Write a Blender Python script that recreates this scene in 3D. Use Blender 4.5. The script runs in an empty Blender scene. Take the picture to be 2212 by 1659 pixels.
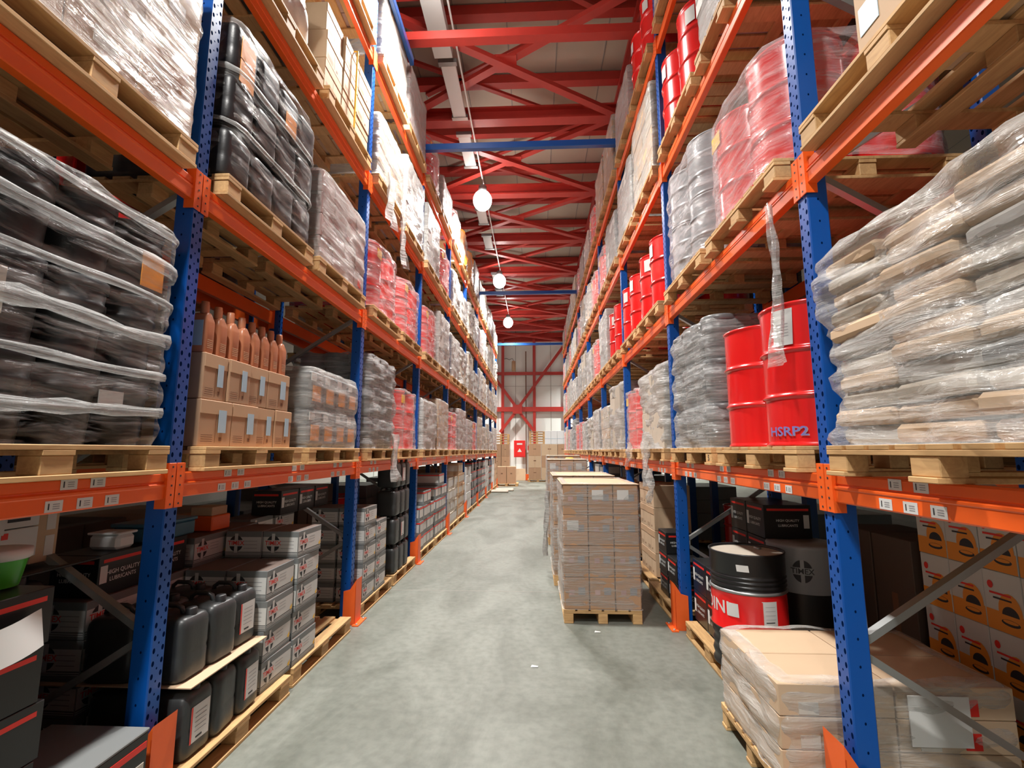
import bpy, math, random
from mathutils import Vector, Matrix, noise
R = math.radians
sc = bpy.context.scene
col = sc.collection

# ------------------------------------------------------------------ camera, world, lamps, exposure
cam_d = bpy.data.cameras.new('camera'); cam_d.sensor_width = 36; cam_d.lens = 1049.5/2212*36
cam_d.clip_start = 0.05; cam_d.clip_end = 100
cam = bpy.data.objects.new('camera', cam_d); col.objects.link(cam)
cam.location = (0, 0, 1.832); cam.rotation_euler = (math.pi/2 + 0.1363, 0, 0.0471)
sc.camera = cam
sc.view_settings.view_transform = 'Standard'; sc.view_settings.look = 'None'
sc.view_settings.gamma = 1; sc.view_settings.use_curve_mapping = False
sc.view_settings.exposure = -1.24
wd = bpy.data.worlds.new('world'); sc.world = wd; wd.use_nodes = True
wd.node_tree.nodes['Background'].inputs[0].default_value = (0.9, 0.95, 1.0, 1)
wd.node_tree.nodes['Background'].inputs[1].default_value = 0.25
LAMP_X, LAMP_Z, LAMP_W = -1.33, 8.35, 1000.0
LAMP_Y = [-6.4, -0.3, 5.75, 11.85, 17.95, 24.05]
LAMP_COL = (1.0, 0.975, 0.93)

XL, XR = -1.996, 1.512          # aisle faces of the posts
Z1, PITCH = 2.643, 2.8
LEV = [0.0, 1.643, 3.363, 5.066, 6.735]
HB = 0.07                       # half beam height
DEPTH = 1.1

# ------------------------------------------------------------------ materials
MATS = {}
def nodes_of(name):
    m = bpy.data.materials.new(name); m.use_nodes = True
    nt = m.node_tree; MATS[name] = m
    return m, nt, nt.nodes['Principled BSDF']
def mat(name, rgb, rough=0.5, metal=0.0, tint=0.0, bump=0.0, bscale=40, spec=None, var=0.0, vscale=6, coat=0):
    m, nt, p = nodes_of(name)
    p.inputs['Base Color'].default_value = (*rgb, 1); p.inputs['Roughness'].default_value = rough
    p.inputs['Metallic'].default_value = metal
    if spec is not None: p.inputs['Specular IOR Level'].default_value = spec
    if coat: p.inputs['Coat Weight'].default_value = coat; p.inputs['Coat Roughness'].default_value = .1
    N, L = nt.nodes.new, nt.links.new
    tc = N('ShaderNodeTexCoord')
    last = None
    if tint or var:
        hs = N('ShaderNodeHueSaturation'); hs.inputs['Color'].default_value = (*rgb, 1)
        mr = N('ShaderNodeMath'); mr.operation = 'MULTIPLY_ADD'; mr.inputs[1].default_value = tint*2; mr.inputs[2].default_value = 1-tint
        oi = N('ShaderNodeObjectInfo'); L(oi.outputs['Random'], mr.inputs[0])
        if var:
            nz = N('ShaderNodeTexNoise'); nz.inputs['Scale'].default_value = vscale; nz.inputs['Detail'].default_value = 4
            L(tc.outputs['Object'], nz.inputs['Vector'])
            m2 = N('ShaderNodeMath'); m2.operation = 'MULTIPLY_ADD'; m2.inputs[1].default_value = var*2; m2.inputs[2].default_value = 1-var
            L(nz.outputs['Fac'], m2.inputs[0])
            m3 = N('ShaderNodeMath'); m3.operation = 'MULTIPLY'; L(mr.outputs[0], m3.inputs[0]); L(m2.outputs[0], m3.inputs[1])
            L(m3.outputs[0], hs.inputs['Value'])
        else: L(mr.outputs[0], hs.inputs['Value'])
        L(hs.outputs[0], p.inputs['Base Color'])
    if bump:
        nb = N('ShaderNodeTexNoise'); nb.inputs['Scale'].default_value = bscale; nb.inputs['Detail'].default_value = 3
        L(tc.outputs['Object'], nb.inputs['Vector'])
        b = N('ShaderNodeBump'); b.inputs['Strength'].default_value = bump; b.inputs['Distance'].default_value = 0.01
        L(nb.outputs['Fac'], b.inputs['Height']); L(b.outputs[0], p.inputs['Normal'])
    return m
mat('orange', (0.90, 0.125, 0.014), 0.38, var=.06, coat=.1)
mat('guard', (0.87, 0.13, 0.02), 0.45, var=.1)
mat('truss', (0.46, 0.035, 0.025), 0.45, var=.12)
mat('red', (0.72, 0.014, 0.014), 0.22, coat=.5, tint=.06)
mat('red_dark', (0.5, 0.012, 0.015), 0.3)
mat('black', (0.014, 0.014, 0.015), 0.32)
mat('blackp', (0.022, 0.022, 0.024), 0.42, bump=.1)
mat('canister', (0.030, 0.032, 0.033), 0.38, bump=.1, bscale=25)
mat('greyp', (0.16, 0.17, 0.175), 0.35)
mat('greydrum', (0.30, 0.32, 0.34), 0.3)
mat('carton', (0.44, 0.265, 0.155), 0.75, tint=.12, var=.06)
mat('carton2', (0.56, 0.40, 0.26), 0.8, tint=.08, var=.05)
mat('carton_flap', (0.50, 0.32, 0.19), 0.75)
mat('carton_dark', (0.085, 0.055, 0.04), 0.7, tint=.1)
mat('tape', (0.55, 0.42, 0.28), 0.3)
mat('ink', (0.03, 0.03, 0.035), 0.6)
mat('inkbrown', (0.16, 0.07, 0.035), 0.7)
mat('inkgrey', (0.30, 0.30, 0.31), 0.6)
mat('inkblue', (0.20, 0.18, 0.48), 0.6)
mat('paper', (0.66, 0.66, 0.64), 0.55)
mat('paper_warm', (0.56, 0.52, 0.45), 0.6)
mat('paper_blue', (0.38, 0.52, 0.62), 0.5)
mat('white', (0.75, 0.76, 0.76), 0.4)
mat('boxgrey', (0.17, 0.18, 0.18), 0.5, tint=.06)
mat('boxwhite', (0.60, 0.60, 0.58), 0.5, tint=.05)
mat('boxtop', (0.12, 0.085, 0.07), 0.6, tint=.08)
mat('redstripe', (0.75, 0.03, 0.02), 0.45)
mat('yellow', (0.85, 0.50, 0.04), 0.5)
mat('orangeprint', (0.78, 0.28, 0.03), 0.5)
mat('copper', (0.52, 0.20, 0.10), 0.35, tint=.04)
mat('green', (0.06, 0.42, 0.03), 0.35)
mat('galv', (0.36, 0.38, 0.38), 0.38, metal=.7, var=.15)
mat('traymetal', (0.62, 0.62, 0.60), 0.5, metal=.2)
mat('shade_metal', (0.25, 0.25, 0.25), 0.4, metal=.6)
mat('panel', (0.80, 0.84, 0.80), 0.55, var=.05, vscale=.7)
mat('ceilpanel', (0.52, 0.45, 0.36), 0.7, var=.1, vscale=.6)
mat('seam', (0.30, 0.28, 0.25), 0.7)
mat('sheet_mid', (0.46, 0.45, 0.43), 0.4, bump=.3, bscale=12, var=.15, vscale=8)
mat('bag', (0.72, 0.72, 0.68), 0.3, bump=.6, bscale=14, var=.15, vscale=9)
mat('orange_bag', (0.85, 0.33, 0.05), 0.35, bump=.4, bscale=10)
mat('blue_bag', (0.02, 0.22, 0.55), 0.4)
mat('bluetray', (0.05, 0.15, 0.22), 0.3)
mat('tint_pink', (0.52, 0.33, 0.31), 0.5, tint=.1, var=.15)
mat('load_pale', (0.50, 0.44, 0.36), 0.6, tint=.12, var=.15)
mat('load_white', (0.50, 0.48, 0.45), 0.5, tint=.06, var=.1)
mat('pinkgrey', (0.36, 0.25, 0.235), 0.5, tint=.1, var=.12)

def emis(name, rgb, s):
    m, nt, p = nodes_of(name)
    p.inputs['Base Color'].default_value = (1, 1, 1, 1)
    p.inputs['Emission Color'].default_value = (*rgb, 1); p.inputs['Emission Strength'].default_value = s
emis('lamp_glow', LAMP_COL, 70.0)

def wood(name, rgb, dark):
    m, nt, p = nodes_of(name); N, L = nt.nodes.new, nt.links.new
    tc = N('ShaderNodeTexCoord'); mp = N('ShaderNodeMapping'); mp.inputs['Scale'].default_value = (2, 14, 14)
    L(tc.outputs['Object'], mp.inputs[0])
    nz = N('ShaderNodeTexNoise'); nz.inputs['Scale'].default_value = 2.2; nz.inputs['Detail'].default_value = 7; nz.inputs['Distortion'].default_value = 1.2
    L(mp.outputs[0], nz.inputs['Vector'])
    n2 = N('ShaderNodeTexNoise'); n2.inputs['Scale'].default_value = 2.5; L(tc.outputs['Object'], n2.inputs['Vector'])
    cr = N('ShaderNodeValToRGB'); cr.color_ramp.elements[0].position = .3; cr.color_ramp.elements[1].position = .7
    cr.color_ramp.elements[0].color = (*dark, 1); cr.color_ramp.elements[1].color = (*rgb, 1)
    ad = N('ShaderNodeMath'); ad.operation = 'MULTIPLY_ADD'; ad.inputs[1].default_value = .55; L(nz.outputs['Fac'], ad.inputs[0])
    m4 = N('ShaderNodeMath'); m4.operation = 'MULTIPLY'; m4.inputs[1].default_value = .45; L(n2.outputs['Fac'], m4.inputs[0]); L(m4.outputs[0], ad.inputs[2])
    L(ad.outputs[0], cr.inputs[0])
    hs = N('ShaderNodeHueSaturation'); oi = N('ShaderNodeObjectInfo')
    mr = N('ShaderNodeMath'); mr.operation = 'MULTIPLY_ADD'; mr.inputs[1].default_value = .3; mr.inputs[2].default_value = .85
    L(oi.outputs['Random'], mr.inputs[0]); L(mr.outputs[0], hs.inputs['Value']); L(cr.outputs[0], hs.inputs['Color'])
    L(hs.outputs[0], p.inputs['Base Color']); p.inputs['Roughness'].default_value = .7
wood('wood', (0.70, 0.45, 0.205), (0.42, 0.235, 0.095))

def postmat():
    m, nt, p = nodes_of('post'); N, L = nt.nodes.new, nt.links.new
    tc = N('ShaderNodeTexCoord'); sp = N('ShaderNodeSeparateXYZ'); L(tc.outputs['Object'], sp.inputs[0])
    ge = N('ShaderNodeNewGeometry')
    def M(op, a, b=None, c=None):
        n = N('ShaderNodeMath'); n.operation = op
        for i, v in enumerate((a, b, c)):
            if v is None: continue
            if isinstance(v, (int, float)): n.inputs[i].default_value = v
            else: L(v, n.inputs[i])
        return n.outputs[0]
    def hole(u, u0, pitch, zo, ru, rz):
        zf = M('SUBTRACT', M('FRACT', M('ADD', M('DIVIDE', sp.outputs[2], pitch), zo)), .5)
        a = M('DIVIDE', M('MULTIPLY', zf, pitch), rz); b = M('DIVIDE', M('SUBTRACT', u, u0), ru)
        return M('LESS_THAN', M('ADD', M('MULTIPLY', a, a), M('MULTIPLY', b, b)), 1.0)
    x = sp.outputs[0]
    h = M('MAXIMUM', hole(x, -.030, .0635, 0, .009, .014), hole(x, .030, .0635, 0.0, .009, .014))
    h = M('MAXIMUM', h, hole(x, 0.0, .0635, .5, .005, .006))
    # holes only on the aisle face (local -y)
    tn = N('ShaderNodeVectorTransform'); tn.vector_type = 'NORMAL'; tn.convert_from = 'WORLD'; tn.convert_to = 'OBJECT'
    L(ge.outputs['True Normal'], tn.inputs[0]); s2 = N('ShaderNodeSeparateXYZ'); L(tn.outputs[0], s2.inputs[0])
    h = M('MULTIPLY', h, M('LESS_THAN', s2.outputs[1], -.5))
    y = sp.outputs[1]
    g = M('MULTIPLY', hole(y, .055, .127, .25, .005, .007), M('GREATER_THAN', M('ABSOLUTE', s2.outputs[0]), .5))
    h = M('MAXIMUM', h, g)
    mx = N('ShaderNodeMixRGB'); L(h, mx.inputs[0]); mx.inputs[1].default_value = (0.002, 0.075, 0.35, 1); mx.inputs[2].default_value = (0.002, 0.01, 0.05, 1)
    L(mx.outputs[0], p.inputs['Base Color']); p.inputs['Roughness'].default_value = .3
    L(mx.outputs[0], p.inputs['Base Color']); p.inputs['Roughness'].default_value = .32
    L(M('MULTIPLY', M('SUBTRACT', 1.0, h), .5), p.inputs['Specular IOR Level'])
postmat()
mat('blue', (0.004, 0.075, 0.33), .3, coat=.3)

def film(name, lo, hi, colr=(0.80, 0.79, 0.76), rot=(R(18), R(12), 0), rough=.16, sc_=(1.0, 1.0, 7.0), bump=.9):
    m, nt, p = nodes_of(name); N, L = nt.nodes.new, nt.links.new
    out = nt.nodes['Material Output']
    tc = N('ShaderNodeTexCoord'); mp = N('ShaderNodeMapping'); mp.inputs['Rotation'].default_value = rot; mp.inputs['Scale'].default_value = sc_
    L(tc.outputs['Object'], mp.inputs[0])
    nz = N('ShaderNodeTexNoise'); nz.inputs['Scale'].default_value = 3.2; nz.inputs['Detail'].default_value = 6; nz.inputs['Roughness'].default_value = .62; nz.inputs['Distortion'].default_value = .5
    L(mp.outputs[0], nz.inputs['Vector'])
    n2 = N('ShaderNodeTexNoise'); n2.inputs['Scale'].default_value = 14; n2.inputs['Detail'].default_value = 3; L(tc.outputs['Object'], n2.inputs['Vector'])
    mr = N('ShaderNodeMapRange'); mr.inputs[1].default_value = .38; mr.inputs[2].default_value = .72; mr.inputs[3].default_value = lo; mr.inputs[4].default_value = hi
    L(nz.outputs['Fac'], mr.inputs[0])
    lw = N('ShaderNodeLayerWeight'); lw.inputs[0].default_value = .25
    ad = N('ShaderNodeMath'); ad.operation = 'MULTIPLY_ADD'; ad.inputs[1].default_value = .35; L(lw.outputs['Facing'], ad.inputs[0]); L(mr.outputs[0], ad.inputs[2]); ad.use_clamp = True
    mixn = N('ShaderNodeMath'); mixn.operation = 'ADD'; L(nz.outputs['Fac'], mixn.inputs[0])
    m5 = N('ShaderNodeMath'); m5.operation = 'MULTIPLY'; m5.inputs[1].default_value = .35; L(n2.outputs['Fac'], m5.inputs[0]); L(m5.outputs[0], mixn.inputs[1])
    b = N('ShaderNodeBump'); b.inputs['Strength'].default_value = bump; b.inputs['Distance'].default_value = .03; L(mixn.outputs[0], b.inputs['Height'])
    p.inputs['Base Color'].default_value = (*colr, 1); p.inputs['Roughness'].default_value = rough; L(b.outputs[0], p.inputs['Normal'])
    p.inputs['Specular IOR Level'].default_value = .8
    tr = N('ShaderNodeBsdfTransparent'); mx = N('ShaderNodeMixShader'); L(ad.outputs[0], mx.inputs[0]); L(tr.outputs[0], mx.inputs[1]); L(p.outputs[0], mx.inputs[2])
    L(mx.outputs[0], out.inputs['Surface'])
film('film_clear', .04, .34)
film('film_black', -.12, .42, colr=(.62, .60, .58), rot=(R(-14), R(0), 0), sc_=(.8, .8, 6))
film('film_mid', .14, .52, colr=(.70, .69, .66))
film('film_white', .36, .75, colr=(.58, .57, .55))
film('film_grey', .12, .62, colr=(.62, .63, .62), rot=(R(10), R(-16), 0), sc_=(.9, .9, 12))
film('film_aisle', .14, .60, colr=(.66, .65, .62), rot=(R(3), R(2), 0), sc_=(1.0, 1.0, 14))
film('film_pink', .06, .42, colr=(.85, .78, .78), rot=(0, R(28), 0))

def floormat():
    m, nt, p = nodes_of('concrete'); N, L = nt.nodes.new, nt.links.new
    tc = N('ShaderNodeTexCoord')
    a = N('ShaderNodeTexNoise'); a.inputs['Scale'].default_value = .9; a.inputs['Detail'].default_value = 8; a.inputs['Roughness'].default_value = .65; a.inputs['Distortion'].default_value = .6
    mp = N('ShaderNodeMapping'); mp.inputs['Scale'].default_value = (1.6, .7, 1); L(tc.outputs['Object'], mp.inputs[0]); L(mp.outputs[0], a.inputs['Vector'])
    b = N('ShaderNodeTexNoise'); b.inputs['Scale'].default_value = 14; b.inputs['Detail'].default_value = 6; L(tc.outputs['Object'], b.inputs['Vector'])
    cr = N('ShaderNodeValToRGB'); e = cr.color_ramp.elements; e[0].position = .36; e[0].color = (.125, .136, .112, 1); e[1].position = .60; e[1].color = (.212, .225, .195, 1)
    L(a.outputs['Fac'], cr.inputs[0])
    mx = N('ShaderNodeMixRGB'); mx.blend_type = 'MULTIPLY'; mx.inputs[0].default_value = .5; L(cr.outputs[0], mx.inputs[1])
    c2 = N('ShaderNodeValToRGB'); c2.color_ramp.elements[0].position = .3; c2.color_ramp.elements[0].color = (.6, .6, .6, 1); c2.color_ramp.elements[1].position = .6
    L(b.outputs['Fac'], c2.inputs[0]); L(c2.outputs[0], mx.inputs[2]); L(mx.outputs[0], p.inputs['Base Color'])
    mr = N('ShaderNodeMapRange'); mr.inputs[3].default_value = .38; mr.inputs[4].default_value = .62; L(a.outputs['Fac'], mr.inputs[0]); L(mr.outputs[0], p.inputs['Roughness'])
floormat()

# ------------------------------------------------------------------ mesh helper
KIDS = {}
class MB:
    def __init__(s): s.v = []; s.f = []; s.m = []; s.mats = []; s.sm = []
    def mi(s, m):
        if m not in s.mats: s.mats.append(m)
        return s.mats.index(m)
    def add(s, vs, fs, m, M=None, smooth=False):
        o = len(s.v); k = s.mi(m)
        for v in vs:
            v = Vector(v)
            s.v.append(tuple(M @ v if M else v))
        for f in fs: s.f.append(tuple(i+o for i in f)); s.m.append(k); s.sm.append(smooth)
    def box(s, x0, x1, y0, y1, z0, z1, m, c=0.0, M=None):
        if c <= 0:
            vs = [(x, y, z) for z in (z0, z1) for y in (y0, y1) for x in (x0, x1)]
            fs = [(0, 2, 3, 1), (4, 5, 7, 6), (0, 1, 5, 4), (2, 6, 7, 3), (0, 4, 6, 2), (1, 3, 7, 5)]
            s.add(vs, fs, m, M); return
        cx, cy, cz = (x0+x1)/2, (y0+y1)/2, (z0+z1)/2; hx, hy, hz = (x1-x0)/2, (y1-y0)/2, (z1-z0)/2
        c = min(c, hx*.9, hy*.9, hz*.9); vs = []; idx = {}
        for sx in (-1, 1):
            for sy in (-1, 1):
                for sz in (-1, 1):
                    for ax in range(3):
                        q = [hx-c, hy-c, hz-c]; q[ax] = (hx, hy, hz)[ax]
                        idx[(sx, sy, sz, ax)] = len(vs); vs.append((cx+sx*q[0], cy+sy*q[1], cz+sz*q[2]))
        I = lambda a, b, d, ax: idx[(a, b, d, ax)]
        fs = []
        for sg in (-1, 1):
            fs.append([I(sg, -1, -1, 0), I(sg, 1, -1, 0), I(sg, 1, 1, 0), I(sg, -1, 1, 0)][::sg])
            fs.append([I(-1, sg, -1, 1), I(-1, sg, 1, 1), I(1, sg, 1, 1), I(1, sg, -1, 1)][::sg])
            fs.append([I(-1, -1, sg, 2), I(1, -1, sg, 2), I(1, 1, sg, 2), I(-1, 1, sg, 2)][::sg])
        for a in (-1, 1):
            for b in (-1, 1):
                fs.append([I(a, b, -1, 0), I(a, b, -1, 1), I(a, b, 1, 1), I(a, b, 1, 0)][::-a*b])
                fs.append([I(a, -1, b, 0), I(a, 1, b, 0), I(a, 1, b, 2), I(a, -1, b, 2)][::a*b*-1])
                fs.append([I(-1, a, b, 1), I(1, a, b, 1), I(1, a, b, 2), I(-1, a, b, 2)][::a*b])
                for d in (-1, 1): fs.append([I(a, b, d, 0), I(a, b, d, 1), I(a, b, d, 2)][::a*b*d])
        s.add(vs, fs, m, M)
    def lathe(s, prof, m, seg=24, cx=0, cy=0, smooth=True, M=None, cap=True):
        vs = []; fs = []; n = len(prof)
        for r, z in prof:
            for i in range(seg):
                a = 2*math.pi*i/seg; vs.append((cx+r*math.cos(a), cy+r*math.sin(a), z))
        for j in range(n-1):
            for i in range(seg):
                i2 = (i+1) % seg; fs.append((j*seg+i, j*seg+i2, (j+1)*seg+i2, (j+1)*seg+i))
        s.add(vs, fs, m, M, smooth)
        if cap:
            if prof[0][0] > 1e-4: s.add(vs[:seg], [tuple(range(seg))[::-1]], m, M)
            if prof[-1][0] > 1e-4: s.add(vs[-seg:], [tuple(range(seg))], m, M)
    def bar(s, a, b, w, h, m, up=(0, 0, 1)):
        a, b = Vector(a), Vector(b); d = b-a; ln = d.length; y = d.normalized(); u = Vector(up)
        x = y.cross(u)
        if x.length < 1e-4: x = y.cross(Vector((1, 0, 0)))
        x.normalize(); z = x.cross(y)
        M = Matrix((x, y, z)).transposed().to_4x4(); M.translation = a
        s.box(-w/2, w/2, 0, ln, -h/2, h/2, m, M=M)
    def tube(s, pts, r, m, seg=8):
        pts = [Vector(p) for p in pts]; vs = []; fs = []
        for i, p in enumerate(pts):
            d = (pts[min(i+1, len(pts)-1)]-pts[max(i-1, 0)]).normalized()
            x = d.cross(Vector((.13, .29, 1)).normalized()); x.normalize(); y = d.cross(x)
            for k in range(seg):
                a = 2*math.pi*k/seg; vs.append(tuple(p+x*r*math.cos(a)+y*r*math.sin(a)))
        for i in range(len(pts)-1):
            for k in range(seg):
                k2 = (k+1) % seg; fs.append((i*seg+k, i*seg+k2, (i+1)*seg+k2, (i+1)*seg+k))
        s.add(vs, fs, m, None, True)
    def mesh(s, name):
        me = bpy.data.meshes.new(name); me.from_pydata(s.v, [], s.f)
        for k in s.mats: me.materials.append(MATS[k])
        me.polygons.foreach_set('material_index', s.m); me.polygons.foreach_set('use_smooth', s.sm)
        me.update(); return me
    def build(s, name, parent=None, loc=None):
        o = bpy.data.objects.new(name, s.mesh(name)); col.objects.link(o)
        if parent: o.parent = parent; KIDS.setdefault(parent.name, []).append(o)
        if loc: o.location = loc
        return o

def tag(o, label=None, cat=None, group=None, kind=None):
    for k, v in (('label', label), ('category', cat), ('group', group), ('kind', kind)):
        if v: o[k] = v
    return o
def empty(name, loc=(0, 0, 0)):
    o = bpy.data.objects.new(name, None); o.empty_display_size = .1; col.objects.link(o); o.location = loc; return o
def clone(o, parent=None):
    c = o.copy(); col.objects.link(c); c.parent = parent
    if parent: KIDS.setdefault(parent.name, []).append(c)
    for ch in list(KIDS.get(o.name, ())): clone(ch, c)
    return c
def struct(mb, name, label=None):
    o = mb.build(name); o['kind'] = 'structure'
    if label: o['label'] = label
    return o
TXT = {}
def text_geo(t):
    if t in TXT: return TXT[t]
    cu = bpy.data.curves.new('lettering', 'FONT'); cu.body = t; cu.size = 1; cu.align_x = 'CENTER'; cu.align_y = 'CENTER'; cu.resolution_u = 2
    cu.offset = .015
    o = bpy.data.objects.new('lettering', cu); col.objects.link(o)
    dg = bpy.context.evaluated_depsgraph_get(); me = o.evaluated_get(dg).to_mesh()
    g = ([tuple(v.co) for v in me.vertices], [tuple(p.vertices) for p in me.polygons])
    o.evaluated_get(dg).to_mesh_clear(); bpy.data.objects.remove(o); bpy.data.curves.remove(cu)
    TXT[t] = g; return g
def put_text(mb, t, x, z, size, m, face='front', y=0.0, sx=1.0):
    """flat lettering: face front -> plane y=const facing -y ; face side -> plane x=y facing -x (reads along -y)... """
    vs, fs = text_geo(t)
    if face == 'front': out = [(x+v[0]*size*sx, y, z+v[1]*size) for v in vs]
    elif face == 'left': out = [(y, x-v[0]*size*sx, z+v[1]*size) for v in vs]      # plane x=y, facing -x
    else: out = [(y, x+v[0]*size*sx, z+v[1]*size) for v in vs]                     # facing +x
    mb.add(out, fs, m)
def rect(mb, face, y, x0, x1, z0, z1, m):
    if face == 'front': vs = [(x0, y, z0), (x1, y, z0), (x1, y, z1), (x0, y, z1)]
    elif face == 'left': vs = [(y, x1, z0), (y, x0, z0), (y, x0, z1), (y, x1, z1)]
    elif face == 'right': vs = [(y, x0, z0), (y, x1, z0), (y, x1, z1), (y, x0, z1)]
    else: vs = [(x0, z0, y), (x1, z0, y), (x1, z1, y), (x0, z1, y)]
    mb.add(vs, [(0, 1, 2, 3)], m)
def disc(mb, face, y, cx, cz, rx, rz, m, a0=0, a1=360, n=20):
    pts = [(cx+rx*math.cos(R(a0+(a1-a0)*i/n)), cz+rz*math.sin(R(a0+(a1-a0)*i/n))) for i in range(n + (0 if a1-a0 == 360 else 1))]
    if a1-a0 != 360: pts = [(cx, cz)]+pts
    if face == 'front': vs = [(p[0], y, p[1]) for p in pts]
    elif face == 'left': vs = [(y, -p[0], p[1]) for p in pts]
    else: vs = [(y, p[0], p[1]) for p in pts]
    mb.add(vs, [tuple(range(len(vs)))], m)

# ------------------------------------------------------------------ the hall
mb = MB(); mb.box(-12, 12, -9, 31.5, -.2, 0, 'concrete'); struct(mb, 'floor')
mb = MB(); mb.box(-12, 12, -.004+6.68, 6.688, 0, .0015, 'seam'); o = struct(mb, 'trim_1', 'thin joint line across the concrete floor')
mb = MB(); mb.box(-12, 12, -9, 31.7, 10.1, 10.3, 'ceilpanel')
x = -11.5
while x < 12: mb.box(x-.012, x+.012, -9, 31.5, 10.092, 10.1, 'seam'); x += 1.0
struct(mb, 'ceiling')
mb = MB(); mb.box(-12, 12, 31.5, 31.7, 0, 10.1, 'panel')
x = -11.6
while x < 12: mb.box(x-.012, x+.012, 31.49, 31.5, 0, 10.1, 'seam'); x += 1.15
mb.box(-12, 12, 31.49, 31.5, 6.0, 6.015, 'seam')
struct(mb, 'wall_end')
mb = MB(); mb.box(-12, 12, -9.2, -9, 0, 10.1, 'panel'); struct(mb, 'wall_back')
mb = MB(); mb.box(-12.2, -12, -9, 31.5, 0, 10.1, 'seam'); struct(mb, 'wall_left')
mb = MB(); mb.box(12, 12.2, -9, 31.5, 0, 10.1, 'seam'); struct(mb, 'wall_right')
# wall steel
mb = MB()
for X in (-4.2, -2.08, -.03, 2.1, 4.2): mb.box(X-.09, X+.09, 31.25, 31.42, 0 if X not in (-2.08, -.03) else 0, 9.4, 'truss')
mb.box(-6, 6, 31.3, 31.42, 6.72, 6.92, 'truss')
mb.box(-6, 6, 31.2, 31.42, 4.33, 4.62, 'truss')
mb.box(-6, 6, 31.2, 31.42, 9.2, 9.5, 'truss')
for a, b in (((-1.12, 4.5), (1.9, 8.6)), ((-1.12, 4.5), (-4.1, 8.6)), ((-1.12, 4.45), (.0, 3.0)), ((-1.12, 4.45), (-2.24, 3.0))):
    mb.bar((a[0], 31.22, a[1]), (b[0], 31.22, b[1]), .18, .1, 'truss', up=(0, 1, 0))
mb.box(-1.42, -.82, 31.1, 31.2, 4.18, 4.76, 'truss')
struct(mb, 'trim_2', 'red steel posts, rails and cross bracing on the end wall')
mb = MB(); mb.box(-.60, -.54, 31.36, 31.44, 0, 8.3, 'inkbrown'); struct(mb, 'trim_3', 'dark vertical pipe down the end wall')

# roof steel : each frame and brace pair is its own structure piece
YT = [3.55+3.1*i for i in range(10)]
for i, Y in enumerate(YT):
    mb = MB()
    mb.box(-8, 8, Y-.13, Y+.13, 8.95, 8.99, 'truss'); mb.box(-8, 8, Y-.02, Y+.02, 8.99, 9.21, 'truss'); mb.box(-8, 8, Y-.13, Y+.13, 9.21, 9.25, 'truss')
    o = mb.build('trim_truss_beam'); tag(o, kind='structure', label='red roof beam crossing the aisle')
    if i < len(YT)-1:
        for (xa, xb, z) in ((-2.95, 1.95, 8.98),):
            mb = MB(); mb.bar((xa, Y, z), (xb, Y+3.1, z), .15, .09, 'truss'); mb.bar((xa, Y+3.1, z+.1), (xb, Y, z+.1), .15, .09, 'truss')
            cxm = (xa+xb)/2; mb.box(cxm-.2, cxm+.2, Y+1.35, Y+1.75, z+.03, z+.07, 'truss')
            o = mb.build('trim_cross_brace'); tag(o, kind='structure', label='red crossed bracing between two roof beams')
        mb = MB(); mb.bar((-4.2, Y+1.4, 9.85), (1.2, Y+4.4, 9.85), .1, .06, 'truss'); mb.bar((-2.4, Y+3.3, 9.85), (3.0, Y+.3, 9.85), .1, .06, 'truss')
        o = mb.build('trim_upper_brace'); tag(o, kind='structure', label='thin red bracing high under the roof panels')
for i in range(17):
    Y = 2.9+1.72*i
    mb = MB(); mb.box(-8, 8, Y-.1, Y+.1, 9.86, 10.06, 'truss'); o = mb.build('trim_purlin'); tag(o, kind='structure', label='dark red purlin under the roof panels')
for sx, nm in ((-3.1, 'left'), (1.98, 'right')):
    mb = MB(); mb.box(sx-.12, sx+.12, -3, 31.3, 8.92, 9.02, 'truss'); mb.box(sx-.1, sx+.1, -3, 31.3, 9.75, 9.85, 'truss')
    for Y in YT:
        mb.box(sx-.08, sx+.08, Y-.08, Y+.08, 9.0, 9.8, 'truss')
        mb.bar((sx, Y, 9.0), (sx, Y+1.55, 9.8), .1, .08, 'truss'); mb.bar((sx, Y+1.55, 9.8), (sx, Y+3.1, 9.0), .1, .08, 'truss')
    o = mb.build('trim_lattice_girder'); tag(o, kind='structure', label='red lattice girder running the length of the aisle, '+nm+' side')
mb = MB(); mb.box(-6, 6, 6.66, 6.82, 8.15, 8.29, 'truss'); o = mb.build('trim_tie_beam'); tag(o, kind='structure', label='lower red tie beam crossing near the grey duct')

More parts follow.
